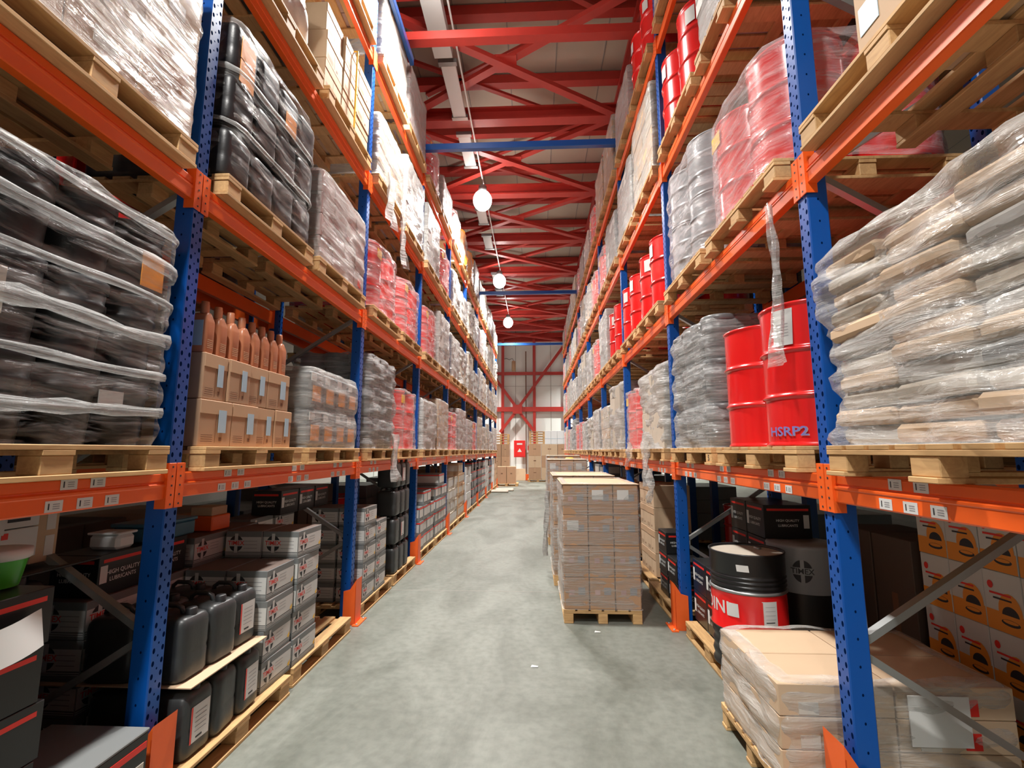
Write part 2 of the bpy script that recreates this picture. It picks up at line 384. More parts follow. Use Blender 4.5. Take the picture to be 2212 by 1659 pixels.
# ------------------------------------------------------------------ lamps, tray
def lamp_proto():
    r = empty('high_bay_lamp')
    b = MB(); b.lathe([(.06, .34), (.10, .34), (.12, .16), (.10, .14)], 'shade_metal', 28); b.build('housing', r)
    b = MB(); prof = [(.24*math.sin(R(a))+.001, -.06-.27*math.cos(R(a))) for a in range(0, 156, 12)]
    b.lathe(prof, 'lamp_glow', 28, cap=False); b.build('diffuser', r)
    b = MB(); b.tube([(0, 0, .34), (0, 0, .5)], .012, 'shade_metal'); b.build('hanger', r)
    return r
ords = ['first', 'second', 'third', 'fourth', 'fifth', 'sixth', 'seventh', 'eighth', 'ninth', 'tenth']
lp = lamp_proto()
vis = {11.85: 'largest and highest', 17.95: 'middle', 24.05: 'farthest and lowest'}
for i, (Xl_, Y) in enumerate([(LAMP_X, y) for y in LAMP_Y]+[(-6.4, 28.6), (5.6, 28.6)]):  # last pair: unseen lamps added to brighten the end wall
    L_ = lp if i == 0 else clone(lp)
    L_.location = (Xl_, Y, LAMP_Z)
    nm = vis.get(Y, 'out of view, number '+ords[i])
    tag(L_, 'glowing round aisle lamp, '+nm+' of the hanging lamps', 'lamp', 'hanging aisle lamps')
    ld = bpy.data.lights.new('lamp_light', 'AREA'); ld.shape = 'DISK'; ld.size = .4; ld.spread = R(135); ld.energy = LAMP_W*(2.8 if abs(Xl_) > 3 else 1); ld.color = LAMP_COL  # stronger output for the added end-wall pair
    lo = bpy.data.objects.new('lamp_light', ld); col.objects.link(lo); lo.parent = L_; lo.location = (0, 0, -.34)
mb = MB(); mb.box(-1.345, -1.315, -2, 24.4, 8.85, 8.88, 'traymetal')
for Y in LAMP_Y[1:]: mb.box(-1.34, -1.32, Y-.01, Y+.01, 8.8, 9.0, 'traymetal')
tag(mb.build('cable_rail'), 'thin pale cable rail running above the aisle lamps', 'cable rail')
mb = MB(); mb.box(-1.74, -1.42, 3.2, 7.7, 8.74, 8.78, 'traymetal'); mb.box(-1.74, -1.71, 3.2, 7.7, 8.78, 8.92, 'traymetal'); mb.box(-1.45, -1.42, 3.2, 7.7, 8.78, 8.92, 'traymetal')
tag(mb.build('duct'), 'wide grey metal duct under the roof above the left rack', 'duct')
fx = None
for i, (a, b, w) in enumerate(((7.95, 9.5, 'first'), (10.0, 11.3, 'second'), (13.4, 14.4, 'third'), (15.2, 16.3, 'fourth'), (18.7, 19.6, 'fifth'), (20.6, 21.5, 'sixth'))):
    r = empty('light_fitting', (-1.56, (a+b)/2, 8.87)); h = (b-a)/2
    q = MB(); q.box(-.14, .14, -h, h, 0, .05, 'white', .01); q.build('panel', r)
    for u in (h-.08, -h-.02):
        q = MB(); q.box(-.17, .17, u, u+.1, -.01, .07, 'shade_metal'); q.build('bracket', r)
    tag(r, 'unlit white strip fitting on the roof rail, '+w+' from the grey duct', 'light fitting', 'unlit strip fittings')
# blue ties over the aisle
for Y, n in ((Z1+2*PITCH, 'nearest, wide'), (Z1+5*PITCH, 'middle'), (Z1+8*PITCH, 'farthest, brightly lit')):
    mb = MB(); mb.box(XL-.02, XR+.02, Y-.05, Y+.05, 7.32, 7.44, 'blue', .006); mb.box(XL-.08, XL, Y-.05, Y+.05, 7.2, 7.5, 'blue'); mb.box(XR, XR+.08, Y-.05, Y+.05, 7.2, 7.5, 'blue')
    tag(mb.build('cross_tie'), 'blue steel tie bar joining both racks across the aisle, '+n, 'tie bar', 'blue ties over the aisle')
mb = MB(); mb.box(XL+.06, XL+.12, 2.7, 6.85, 7.86, 7.98, 'blue', .006)
tag(mb.build('top_rail'), 'dark blue rail along the top of the left rack', 'rail')

# ------------------------------------------------------------------ racking
SD = {'L': ('left rack', XL, math.pi/2), 'R': ('right rack', XR, -math.pi/2)}
def place(o, side, Y, z, off=0.0, dx=0.0, rz=0.0):
    """local x along the aisle (towards the far end on L, towards the camera on R), local y into the rack"""
    s = 1 if side == 'R' else -1
    o.location = (SD[side][1]+s*(off), Y+dx, z); o.rotation_euler = (0, 0, SD[side][2]+rz); return o
def frame_proto(H):
    r = empty('upright_frame')
    b = MB(); b.box(-.05, .05, 0, .11, 0, H, 'post', .006); b.build('front_post', r)
    b = MB(); b.box(-.05, .05, DEPTH-.11, DEPTH, 0, H, 'post', .006); b.build('rear_post', r)
    z = .25; k = 0
    while z < H-.6:
        b = MB(); y0, y1 = (.08, DEPTH-.08) if k % 2 else (DEPTH-.08, .08)
        b.bar((0, y0, z), (0, y1, z+.60), .035, .045, 'galv', up=(1, 0, 0)); b.build('brace', r); z += .63; k += 1
    b = MB(); b.box(-.08, .08, -.03, .13, 0, .012, 'guard'); b.box(-.08, .08, DEPTH-.13, DEPTH+.02, 0, .012, 'guard'); b.build('foot_plate', r)
    return r
fr = frame_proto(7.6); first = True
for side in 'LR':
    for n in range(0, 10):
        o = fr if first else clone(fr); first = False
        place(o, side, Z1+(n-1)*PITCH, 0)
        tag(o, 'blue perforated upright frame, %s, %s post line from the camera' % (SD[side][0], ords[n]), 'rack upright', 'blue rack uprights')
def guard_proto():
    r = empty('post_guard')
    b = MB()
    b.box(-.085, .085, -.075, -.068, .0, .40, 'guard')
    for s in (-1, 1):
        vs = [(s*.085, -.075, 0), (s*.085, .06, 0), (s*.085, .06, .34), (s*.085, -.01, .36), (s*.085, -.075, .46)]
        vs += [(v[0]-s*.006, v[1], v[2]) for v in vs]
        b.add(vs, [(0, 1, 2, 3, 4), (9, 8, 7, 6, 5)]+[(i, (i+1) % 5, (i+1) % 5+5, i+5) for i in range(5)], 'guard')
    b.add([(-.085, -.075, .4), (.085, -.075, .4), (.085, -.075, .46), (-.085, -.075, .46)], [(0, 1, 2, 3)], 'guard')
    b.build('shield', r)
    b = MB(); b.box(-.13, .13, -.13, -.06, .0, .012, 'guard'); b.build('floor_flange', r)
    for s in (-1, 1):
        b = MB(); b.lathe([(.012, .012), (.012, .022), (.001, .024)], 'galv', 8, cx=s*.1, cy=-.1); b.build('bolt', r)
    return r
gp = guard_proto(); first = True
for side in 'LR':
    for n in range(1, 10):
        o = gp if first else clone(gp); first = False
        place(o, side, Z1+(n-1)*PITCH, 0, off=0)
        tag(o, 'orange post guard on the floor, %s, %s post line from the camera' % (SD[side][0], ords[n]), 'post guard', 'orange post guards')

def beam_proto(front=True, labels=0, seed=0):
    r = empty('shelf_beam'); hl = PITCH/2-.055
    b = MB()
    # stepped box section: front face at y=-0.002 with a central groove
    prof = [(.004, -.07), (0, -.064), (0, -.006), (-.004, -.001), (-.004, .008), (.009, .015), (.010, .020), (.004, .025), (.005, .062), (.012, .07), (.05, .07), (.05, -.07)] if front else [(0, -.07), (0, .07), (.05, .07), (.05, -.07)]
    n = len(prof); vs = [(s*hl, y, z) for s in (-1, 1) for y, z in prof]
    b.add(vs, [(i, (i+1) % n, (i+1) % n+n, i+n) for i in range(n)]+[tuple(range(n))[::-1], tuple(range(n, 2*n))], 'orange'); b.build('beam_bar', r)
    for s in (-1, 1):
        b = MB(); x0, x1 = sorted((s*(PITCH/2-.004), s*(PITCH/2-.058)))
        b.box(x0, x1, -.012, -.004, -.122, .122, 'orange', .002)
        xi = s*(PITCH/2-.058); b.box(min(xi, xi-s*.006), max(xi, xi-s*.006), -.012, .05, -.122, .122, 'orange')
        for z in (-.1, -.05, 0, .05, .1): b.lathe([(.006, 0), (.006, .001)], 'ink', 8, M=Matrix.Translation((s*(PITCH/2-.031), -.0128, z)) @ Matrix.Rotation(math.pi/2, 4, 'X'))
        b.build('connector', r)
    if labels:
        rnd = random.Random(seed)
        for cx in (-.78, .10, .93) if labels == 1 else (-.95, .2, .8):
            for i, (dx, dz) in enumerate(((-.14, .046), (.0, .046), (-.2, -.04), (-.06, -.04), (.08, -.04))):
                b = MB(); x = cx+dx; y = .0035 if dz > 0 else -.0008
                b.box(x-.038, x+.038, y-.001, y, dz-.023, dz+.023, 'paper')
                for k in range(3): rect(b, 'front', y-.0016, x-.006, x+.024, dz-.012+k*.009, dz-.008+k*.009, 'inkgrey')
                rect(b, 'front', y-.0016, x-.026, x-.02, dz-.013, dz+.013, 'ink')
                b.build('location_label', r)
    return r
bp = {0: beam_proto(True, 0), 1: beam_proto(True, 1), 2: beam_proto(False, 0)}
used = set()
lvn = ['floor level', 'first beam', 'second beam', 'third beam', 'top beam']
def getp(d, k):
    if k in used: return clone(d[k])
    used.add(k); return d[k]
for side in 'LR':
    for lv in range(1, 5):
        for bay in range(0, 9):
            Yc = Z1+(bay-.5)*PITCH
            if lv >= 3 and bay == 0: continue
            o = getp(bp, 1 if lv == 1 else 0); place(o, side, Yc, LEV[lv])
            tag(o, 'orange front shelf beam, %s, %s bay, %s' % (SD[side][0], ords[bay], lvn[lv]) + (', with label stickers' if lv == 1 else ''), 'shelf beam', 'orange shelf beams')
            if bay <= 4:
                o = getp(bp, 2); place(o, side, Yc, LEV[lv], off=DEPTH-.05)
                tag(o, 'orange rear shelf beam, %s, %s bay, %s' % (SD[side][0], ords[bay], lvn[lv]), 'shelf beam', 'rear shelf beams')

# ------------------------------------------------------------------ pallets
def pallet_parts(style, w=1.2, d=1.1):
    """name -> list of (partname, MB)"""
    P = []
    b = MB(); n = 7; bw = .115
    if style == 'euro':
        for i in range(n):
            y = i*(d-bw)/(n-1); b.box(-w/2, w/2, y, y+bw, .122, .144, 'wood', .003)
        P.append(('deck_boards', b))
        for x in (-w/2, -.07, w/2-.14):
            b = MB(); b.box(x, x+.14, 0, d, .1, .122, 'wood', .002); P.append(('stringer_board', b))
    else:
        for i in range(n+1):
            x = -w/2+i*(w-.12)/n; b.box(x, x+.12, 0, d, .122, .144, 'wood', .003)
        P.append(('deck_boards', b))
        for y in (0, d/2-.05, d-.1):
            b = MB(); b.box(-w/2, w/2, y, y+.1, .1, .122, 'wood', .002); P.append(('stringer_board', b))
    for x in (-w/2+.005, -.07, w/2-.145):
        for y in (0.005, d/2-.05, d-.105):
            b = MB(); b.box(x, x+.14, y, y+.1, .022, .1, 'wood', .004); P.append(('block', b))
    if style == 'euro':
        for y in (0, d/2-.05, d-.1):
            b = MB(); b.box(-w/2, w/2, y, y+.1, 0, .022, 'wood', .003); P.append(('bottom_board', b))
    else:
        for x in (-w/2, -.07, w/2-.14):
            b = MB(); b.box(x, x+.14, -.01, d, 0, .022, 'wood', .003); P.append(('bottom_board', b))
    return P
def pallet_proto(style, simple=False):
    P = pallet_parts(style)
    if simple:
        a = MB()
        for n_, b in P: a.add(b.v, b.f, 'wood')
        return a.build('pallet')
    r = empty('pallet')
    for n_, b in P: b.build(n_, r)
    return r
PP = {(s, q): pallet_proto(s, q) for s in ('euro', 'open') for q in (False, True)}
usedp = set()
def where(side, lv, bay, half): return '%s, %s bay, %s, %s half' % (SD[side][0], ords[bay], lvn[lv], half)
def slotY(bay, half): return Z1+(bay-1)*PITCH+(.74 if half == 'near' else 2.06)
def add_pallet(side, lv, bay, half, style='euro', off=-.07, note='', dz=0.0):
    k = (style, bay > 3)
    o = clone(PP[k]) if k in usedp else PP[k]; usedp.add(k)
    z = (LEV[lv]+HB if lv else 0)+dz
    place(o, side, slotY(bay, half), z, off)
    tag(o, 'wooden pallet, %s%s' % (where(side, lv, bay, half), note), 'pallet', 'wooden pallets in the racks')
    return z+.144

# ------------------------------------------------------------------ loads
def ring_pts(w, d, r, m, y0=0.0):
    """rounded rectangle around x +-w/2, y y0..y0+d; returns [(x,y,nx,ny)] counter-clockwise from above"""
    pts = []; hw, hd = w/2, d/2; cy = y0+hd
    cs = [(hw-r, -hd+r, -90), (hw-r, hd-r, 0), (-hw+r, hd-r, 90), (-hw+r, -hd+r, 180)]
    for k, (cx, cyy, a0) in enumerate(cs):
        for i in range(4):
            a = R(a0+30*i); pts.append((cx+r*math.cos(a), cy+cyy+r*math.sin(a), math.cos(a), math.sin(a)))
        nx_, ny_, na = cs[(k+1) % 4]; a = R(a0+90); e = (cx+r*math.cos(a), cyy+r*math.sin(a)); a2 = R(na); f = (nx_+r*math.cos(a2), ny_+r*math.sin(a2))
        for i in range(1, m):
            t = i/m; pts.append((e[0]+(f[0]-e[0])*t, cy+e[1]+(f[1]-e[1])*t, math.cos(a), math.sin(a)))
    return pts
def film_mb(w, d, h, seed=0, m='film_mid', amp=.012, tiers=0, tier_amp=.012, res=14, rings=22, top='lip', r=.05, lumps=0.0, taper=0.0, flare=.015, hang=.004, diag=0.0):
    b = MB(); vs = []; fs = []; base = ring_pts(w, d, r, res); n = len(base); off = Vector((seed*3.7, seed*1.3, seed*2.1))
    cy = d/2; zs = [(-hang, flare, 1.0)]+[(h*i/rings, .004, 1.0) for i in range(rings+1)]
    if top == 'lip': zs += [(h+.012, .0, .97), (h+.01, 0, .86)]
    elif top == 'full': zs += [(h+.012, .0, .97), (h+.018, 0, .7), (h+.015, 0, .35), (h+.018, 0, .02)]
    elif top == 'dome': zs += [(h+.05, .0, .9), (h+.09, 0, .65), (h+.11, 0, .35), (h+.12, 0, .02)]
    for z, o_, sca in zs:
        t = max(0, min(1, z/h))
        for (x, y, nx, ny) in base:
            p = Vector((x, y, z))*4.0+off
            q = Vector(((x+z*diag)*3, (y+z*diag)*3, z*14))+off
            dd = o_+amp*noise.noise(q)*1.2+amp*.7*noise.noise(p*2.2)+lumps*noise.noise(p*.55)
            if tiers: dd += tier_amp*(abs(math.sin(math.pi*t*tiers))**.5-1)
            dd -= taper*t
            X, Y = x+nx*dd, y+ny*dd
            X *= sca; Y = cy+(Y-cy)*sca
            vs.append((X, Y, z+(amp*1.2*noise.noise(p*1.4) if z > h*.95 else 0)+0))
    for j in range(len(zs)-1):
        for i in range(n):
            i2 = (i+1) % n; fs.append((j*n+i, j*n+i2, (j+1)*n+i2, (j+1)*n+i))
    b.add(vs, fs, m, smooth=True); return b
def rope(w, d, z, seed, m='film_grey', rad=.011, r=.1, inset=.0):
    b = MB(); base = ring_pts(w, d, r, 8); n = len(base); vs = []; fs = []
    for i, (x, y, nx, ny) in enumerate(base):
        p = Vector((x*2, y*2, z*5+seed)); zz = z+.03*noise.noise(p); rr_ = rad*(1+.7*noise.noise(p*3))
        for k in range(6):
            a = math.pi/3*k; o_ = .012+rr_*math.cos(a)-inset; vs.append((x+nx*o_, y+ny*o_, zz+rr_*2.6*math.sin(a)))
    for i in range(n):
        for k in range(6): i2 = (i+1) % n; k2 = (k+1) % 6; fs.append((i*6+k, i*6+k2, i2*6+k2, i2*6+k))
    b.add(vs, fs, m, smooth=True); return b
def hang_strip(b, x, y, z0, ln, w, m, seed=0, curl=.12):
    rows, cols = 16, 5; vs = []; fs = []; rnd = Vector((seed*2.3, 0, 1.1))
    for i in range(rows+1):
        t = i/rows
        for j in range(cols+1):
            u = j/cols-.5; ww = w*(1-.45*math.sin(t*2.6))+.02
            nn = noise.noise(Vector((u*3, t*4, seed))); vs.append((x+u*ww+curl*math.sin(t*3+seed)*t*.6+.02*nn, y-.02-.05*t+.035*math.cos(u*9+t*5)+.03*nn, z0-ln*t))
    for i in range(rows):
        for j in range(cols): a = i*(cols+1)+j; fs.append((a, a+1, a+cols+2, a+cols+1))
    b.add(vs, fs, m, smooth=True)

def drum_prof(r=.285, h=.86):
    P = [(r-.012, 0), (r+.004, .003), (r+.004, .014), (r-.004, .022), (r-.004, .032)]
    for zc in (h*.345, h*.665): P += [(r-.004, zc-.030), (r-.004, zc-.020), (r+.002, zc-.012), (r+.010, zc-.004), (r+.010, zc+.004), (r+.002, zc+.012), (r-.004, zc+.020), (r-.004, zc+.030)]
    P += [(r-.004, h-.034), (r-.004, h-.022), (r+.004, h-.014), (r+.004, h), (r-.006, h), (r-.008, h-.02)]
    return P
def drum_parts(r_, m, h=.86, lidm=None, cx=0, cy=0, seg=32, label=None):
    b = MB(); b.lathe(drum_prof(h=h), m, seg, cx, cy); body = b
    l = MB(); l.lathe([(.277, h-.021), (.2, h-.019), (.001, h-.019)], lidm or m, seg, cx, cy); l.lathe([(.03, h-.019), (.03, h-.002), (.001, h-.001)], lidm or m, 10, cx+.16, cy); 
    return [('drum_shell', body), ('lid', l)]
def pail_parts(m, cx=0, cy=0, z=0, h=.37, r=.145):
    b = MB(); b.lathe([(r-.02, z), (r-.006, z+h*.62), (r+.004, z+h*.64), (r+.004, z+h*.70), (r-.004, z+h*.72), (r, z+h-.05)], m, 20, cx, cy)
    b.lathe([(r+.002, z+h-.05), (r+.008, z+h-.045), (r+.008, z+h-.005), (r, z+h), (r-.02, z+h), (r-.022, z+h-.012), (.001, z+h-.012)], m, 20, cx, cy, cap=False)
    return b
def can_parts(m, w=.235, d=.285, h=.385, cap='blackp'):
    """20 litre canister, front (narrow side with label) at y=0"""
    b = MB(); vs = []; fs = []
    rings = [(0, .80), (.012, .94), (.03, 1.0), (.13, 1.0), (.15, .975), (.17, 1.0), (.29, 1.0), (.315, .97), (.335, .88), (.345, .72)]
    base = ring_pts(w, d, .045, 4)
    for z, s_ in rings:
        z = z*h/.385
        for (x, y, nx, ny) in base: vs.append((x*s_, d/2+(y-d/2)*(1-(1-s_)*.8), z))
    n = len(base)
    for j in range(len(rings)-1):
        for i in range(n): i2 = (i+1) % n; fs.append((j*n+i, j*n+i2, (j+1)*n+i2, (j+1)*n+i))
    fs.append(tuple(range(n))[::-1]); fs.append(tuple(range((len(rings)-1)*n, len(rings)*n)))
    b.add(vs, fs, m, smooth=True)
    hz = .345*h/.385
    hd = MB(); hd.tube([(0, .10, hz-.01), (0, .11, hz+.03), (0, .14, hz+.042), (0, .22, hz+.042), (0, .25, hz+.02), (0, .255, hz-.01)], .014, m)
    cp = MB(); cp.lathe([(.03, hz-.005), (.03, hz+.03), (.026, hz+.036), (.001, hz+.036)], cap, 14, 0, .05)
    lb = MB(); rect(lb, 'front', -.002, -.075, .075, .08, .27, 'paper'); rect(lb, 'front', -.003, -.075, -.062, .08, .27, 'redstripe')
    for k in range(5): rect(lb, 'front', -.0032, -.04, .05, .13+k*.024, .134+k*.024, 'inkgrey')
    rect(lb, 'front', -.0032, -.03, .02, .095, .105, 'ink')
    return [('canister_body', b), ('handle', hd), ('cap', cp), ('paper_label', lb)]
def from_parts(name, parts):
    r = empty(name)
    for n_, b in parts: b.build(n_, r)
    return r

# --- cartons
def carton_mb(w, d, h, m='carton', tape=True, c=.004):
    b = MB(); b.box(-w/2, w/2, 0, d, 0, h, m, c); return b
def timex_logo(b, face, y, cx, cz, s, red=True):
    """black round mark, pale cross over it, word across"""
    disc(b, face, y, cx, cz, .055*s, .06*s, 'ink')
    e = -.0006 if face in ('front', 'left') else .0006
    if face == 'left': RX = lambda a, b_: (-b_, -a)
    else: RX = lambda a, b_: (a, b_)
    x0, x1 = RX(cx-.013*s, cx+.013*s); rect(b, face, y+e, min(x0, x1), max(x0, x1), cz-.066*s, cz+.075*s, 'boxwhite')
    x0, x1 = RX(cx-.062*s, cx+.062*s); rect(b, face, y+2*e, min(x0, x1), max(x0, x1), cz-.02*s, cz+.026*s, 'boxwhite')
    if face == 'left': put_text(b, 'TIMEX', -cx, cz+.003*s, .045*s, 'redstripe' if red else 'ink', 'left', y+3*e)
    else: put_text(b, 'TIMEX', cx, cz+.003*s, .045*s, 'redstripe' if red else 'ink', 'front' if face == 'front' else 'right', y+3*e)
def timex_proto(w=.40, d=.30, h=.205):
    r = empty('lubricant_carton')
    b = MB(); b.box(-w/2, w/2, 0, d, 0, h, 'boxgrey', .003); rect(b, 'top', h+.0006, -w/2+.004, w/2-.004, .004, d-.004, 'boxtop')
    b.build('carton_body', r)
    b = MB()
    for face, y, x0, x1 in (('front', -.001, -w/2+.004, w/2-.004), ('left', -w/2-.001, .004, d-.004), ('right', w/2+.001, .004, d-.004)):
        rect(b, face, y, x0, x1, .045, h-.045, 'boxwhite')
        e = y+(-.0006 if face != 'right' else .0006)
        rect(b, face, y, x0, x1, .032, .036, 'boxwhite'); rect(b, face, y, x0, x1, .022, .025, 'boxwhite')
        cx = x0+.085 if face != 'left' else -(x1-.085)
        timex_logo(b, face, e, cx, h*.53, 1.05)
        if face == 'front':
            for k in range(3): rect(b, face, e, cx+.09, cx+.19, .09+k*.022, .094+k*.022, 'inkgrey')
            disc(b, face, e-.0005, w/2-.03, .07, .018, .03, 'yellow', 200, 380)
        else:
            for k in range(3):
                a = (x0+.15, x0+.26) if face == 'right' else (x1-.26, x1-.15); rect(b, face, e, min(a), max(a), .07+k*.028, .074+k*.028, 'inkgrey')
    b.build('printed_panel', r)
    return r
def black_carton_proto(w=.36, d=.30, h=.24, txt=True):
    r = empty('oil_carton'); b = MB(); b.box(-w/2, w/2, 0, d, 0, h, 'black', .003); b.build('carton_body', r)
    b = MB(); e = .001
    rect(b, 'front', -e, -w/2+.03, w/2-.03, h-.052, h-.032, 'redstripe')
    rect(b, 'left', -w/2-e, .03, d-.02, h-.052, h-.032, 'redstripe'); rect(b, 'right', w/2+e, .03, d-.02, h-.052, h-.032, 'redstripe')
    if txt:
        put_text(b, 'HIGH QUALITY', 0, h*.53, .036, 'paper', 'front', -e); put_text(b, 'LUBRICANTS', 0, h*.36, .034, 'paper', 'front', -e)
        put_text(b, 'HIGH QUALITY', d*.5, h*.53, .030, 'paper', 'right', w/2+e); put_text(b, 'LUBRICANTS', d*.5, h*.38, .030, 'paper', 'right', w/2+e)
        put_text(b, 'HIGH QUALITY', d*.5, h*.53, .030, 'paper', 'left', -w/2-e); put_text(b, 'LUBRICANTS', d*.5, h*.38, .030, 'paper', 'left', -w/2-e)
    b.build('print', r)
    b = MB(); rect(b, 'front', -.0016, -w/2+.012, -w/2+.062, h*.3, h*.72, 'paper'); rect(b, 'right', w/2+.0016, d-.07, d-.02, h*.3, h*.7, 'paper'); b.build('sticker', r)
    return r
def plain_carton_proto(w, d, h, m='carton', sticker=True, name='carton'):
    r = empty(name); b = MB(); b.box(-w/2, w/2, 0, d, 0, h, m, .004)
    b.box(-.001, .001, -.0008, 0, h*.08, h*.92, 'inkbrown'); b.build('carton_body', r)
    b = MB(); b.box(-w/2+.003, w/2-.003, -.004, 0, h*.70, h-.004, 'carton_flap', .001)
    b.build('flap', r)
    b = MB()
    for k in range(4): rect(b, 'front', -.0012, -w*.42, -w*.08, h*.10+k*h*.045, h*.112+k*h*.045, 'inkbrown')
    rect(b, 'front', -.0012, w*.12, w*.2, h*.12, h*.2, 'inkbrown'); b.build('print', r)
    if sticker:
        b = MB(); b.box(w*.06, w*.3, -.0065, -.0045, h*.3, h*.8, 'paper_blue'); b.build('sticker', r)
    return r

# --- wrapped load prototypes, cached by kind
LP = {}
def grid_cartons(r, w, d, h, nx, nz, m, c=.006, gap=.004, ny=2, jitter=0.0, label=None, seed=0, hv=0.0, pname='carton'):
    rnd = random.Random(seed); cw, ch = w/nx, h/nz
    for i in range(nx):
        for k in range(nz):
            if k == nz-1 and hv and rnd.random() < hv: continue
            b = MB(); j = rnd.uniform(-jitter, jitter); y0 = max(.004, .006+j)
            mm = m if isinstance(m, str) else m[rnd.randrange(len(m))]
            x0, x1 = -w/2+i*cw+gap/2, -w/2+(i+1)*cw-gap/2; z0, z1 = k*ch, (k+1)*ch-.003
            b.box(x0, x1, y0, d-.01, z0, z1, mm, c)
            o = b.build(pname, r)
            if label and rnd.random() < label[1]:
                q = MB(); lw, lh = cw*label[2], ch*label[3]; q.box((x0+x1)/2-lw/2, (x0+x1)/2+lw/2, y0-.003, y0-.0005, z0+ch*.25, z0+ch*.25+lh, label[0])
                for xs, sg in ((x0, -1), (x1, 1)):
                    if (i == 0 and sg < 0) or (i == nx-1 and sg > 0): q.box(min(xs, xs+sg*.002), max(xs, xs+sg*.002), d*.1, d*.1+lw, z0+ch*.25, z0+ch*.25+lh, label[0])
                q.build('sticker', o)
def load(kind, var=0):
    key = (kind, var)
    if key in LP: return clone(LP[key])
    rnd = random.Random(sum(map(ord, kind))+var*17)
    sd = rnd.randrange(100)
    def fin(r): LP[key] = r; return r
    r = empty('wrapped_load')
    if kind == 'black_pails':
        for k in range(3):
            for i in range(4):
                for j in range(3): 
                    if j == 1 and k < 2: continue
                    pail_parts('blackp', -.45+.3*i, .15+.3*j+.05, k*.385).build('pail', r)
                    if j == 0 and (i+k) % 2 == 0:
                        pass
        for k in range(1, 7): rope(1.2, 1.0, .19*k-.03, sd+k, r=.12, rad=.013 if k % 2 else .008).build('film_band', r)
        q = MB(); q.box(-.34, -.24, .035, .04, .48, .66, 'paper_warm'); q.box(.2, .33, .03, .035, .18, .25, 'paper'); q.box(.36, .5, .03, .035, .80, .98, 'orangeprint'); q.build('label', r)
        film_mb(1.2, 1.0, 1.16, sd, 'film_black', .02, tiers=6, tier_amp=.02, rings=40, top='lip', res=18, r=.12).build('stretch_film', r)
    elif kind == 'black_cans':      # dark canisters with orange labels
        for k in range(3):
            for i in range(4):
                for j in (0, 2):
                    b = can_parts('blackp', .28, .30, .385)[0][1]; b.v = [(v[0]-.45+.3*i, v[1]+.02+.33*j, v[2]+k*.385) for v in b.v]; b.build('canister', r)
        for (x, z) in ((-.45, .95), (-.45, .78), (.15, .85)):
            q = MB(); q.box(x-.08, x+.08, .012, .016, z-.07, z+.09, 'orangeprint'); q.build('label', r)
        film_mb(1.2, 1.0, 1.16, sd, 'film_black', .02, tiers=3, tier_amp=.03, rings=36, top='lip', res=18, r=.14, diag=.6).build('stretch_film', r)
        for k in (1, 2): rope(1.2, 1.0, .385*k, sd+k, r=.14, rad=.009).build('film_band', r)
    elif kind in ('grey_pails', 'grey_bulge'):
        for k in range(3):
            for i in range(4):
                for j in range(3): pail_parts('greyp', -.43+.29*i, .17+.3*j, k*.385).build('pail', r)
        film_mb(1.18, 1.0, 1.13, sd, 'film_grey', .025, tiers=3, tier_amp=.03, rings=36, top='lip', res=18, r=.13, diag=.8).build('stretch_film', r)
    elif kind == 'grey_drums':
        for k in range(2):
            for i in range(2):
                for j in range(2):
                    for n_, b in drum_parts(0, 'greydrum', h=.58, cx=-.3+.6*i, cy=.31+.56*j): b.v = [(v[0], v[1], v[2]+k*.585) for v in b.v]; b.build('drum' if n_ != 'lid' else 'drum_lid', r)
        film_mb(1.2, 1.14, 1.15, sd, 'film_pink', .03, tiers=2, tier_amp=.03, rings=30, top='lip', res=16, r=.26, diag=1).build('stretch_film', r)
    elif kind in ('red_film', 'red_film_clear'):
        for i in range(2):
            for j in range(2):
                for n_, b in drum_parts(0, 'red', cx=-.3+.6*i, cy=.31+.56*j): b.build('drum' if n_ != 'lid' else 'drum_lid', r)
        q = MB(); q.box(-.42, -.26, .02, .024, .68, .80, 'yellow'); q.build('label', r)
        film_mb(1.2, 1.14, .87, sd, 'film_pink' if kind == 'red_film' else 'film_clear', .02, rings=20, top='lip', res=16, r=.28, diag=1).build('stretch_film', r)
    elif kind == 'brown_film':
        grid_cartons(r, 1.14, 1.0, 1.12, 3, 4, ['carton', 'carton2'], jitter=.01, seed=sd, label=('paper', .4, .3, .3))
        film_mb(1.16, 1.02, 1.13, sd, 'film_mid', .014, rings=26, top='lip', diag=1.2).build('stretch_film', r)
    elif kind == 'white_film':
        hh = (.78, 1.0, 1.12, .9)[var % 4]
        grid_cartons(r, 1.12, .98, hh, 3, 3, 'load_white', jitter=.02, seed=sd)
        film_mb(1.16, 1.02, hh+.01, sd, 'film_white', .02, rings=20, top='dome' if var % 2 else 'full', lumps=.03, diag=.5).build('stretch_film', r)
    elif kind == 'pale_film':
        hh = (1.05, .85, 1.15)[var % 3]
        grid_cartons(r, 1.12, .98, hh, 4, 4, ['load_pale', 'carton2'], jitter=.02, seed=sd, label=('paper', .3, .4, .3))
        film_mb(1.16, 1.02, hh+.01, sd, 'film_mid', .018, rings=22, top='lip', lumps=.02).build('stretch_film', r)
    elif kind == 'pink_film':
        hh = (.86, 1.05)[var % 2]
        grid_cartons(r, 1.14, 1.0, hh, 4, 4, 'pinkgrey', jitter=.008, seed=sd, label=('redstripe', .25, .3, .4))
        film_mb(1.16, 1.02, hh+.01, sd, 'film_mid', .014, tiers=4, tier_amp=.008, rings=28, top='full').build('stretch_film', r)
    elif kind == 'tins_film':       # two tiers of dark tins with orange labels
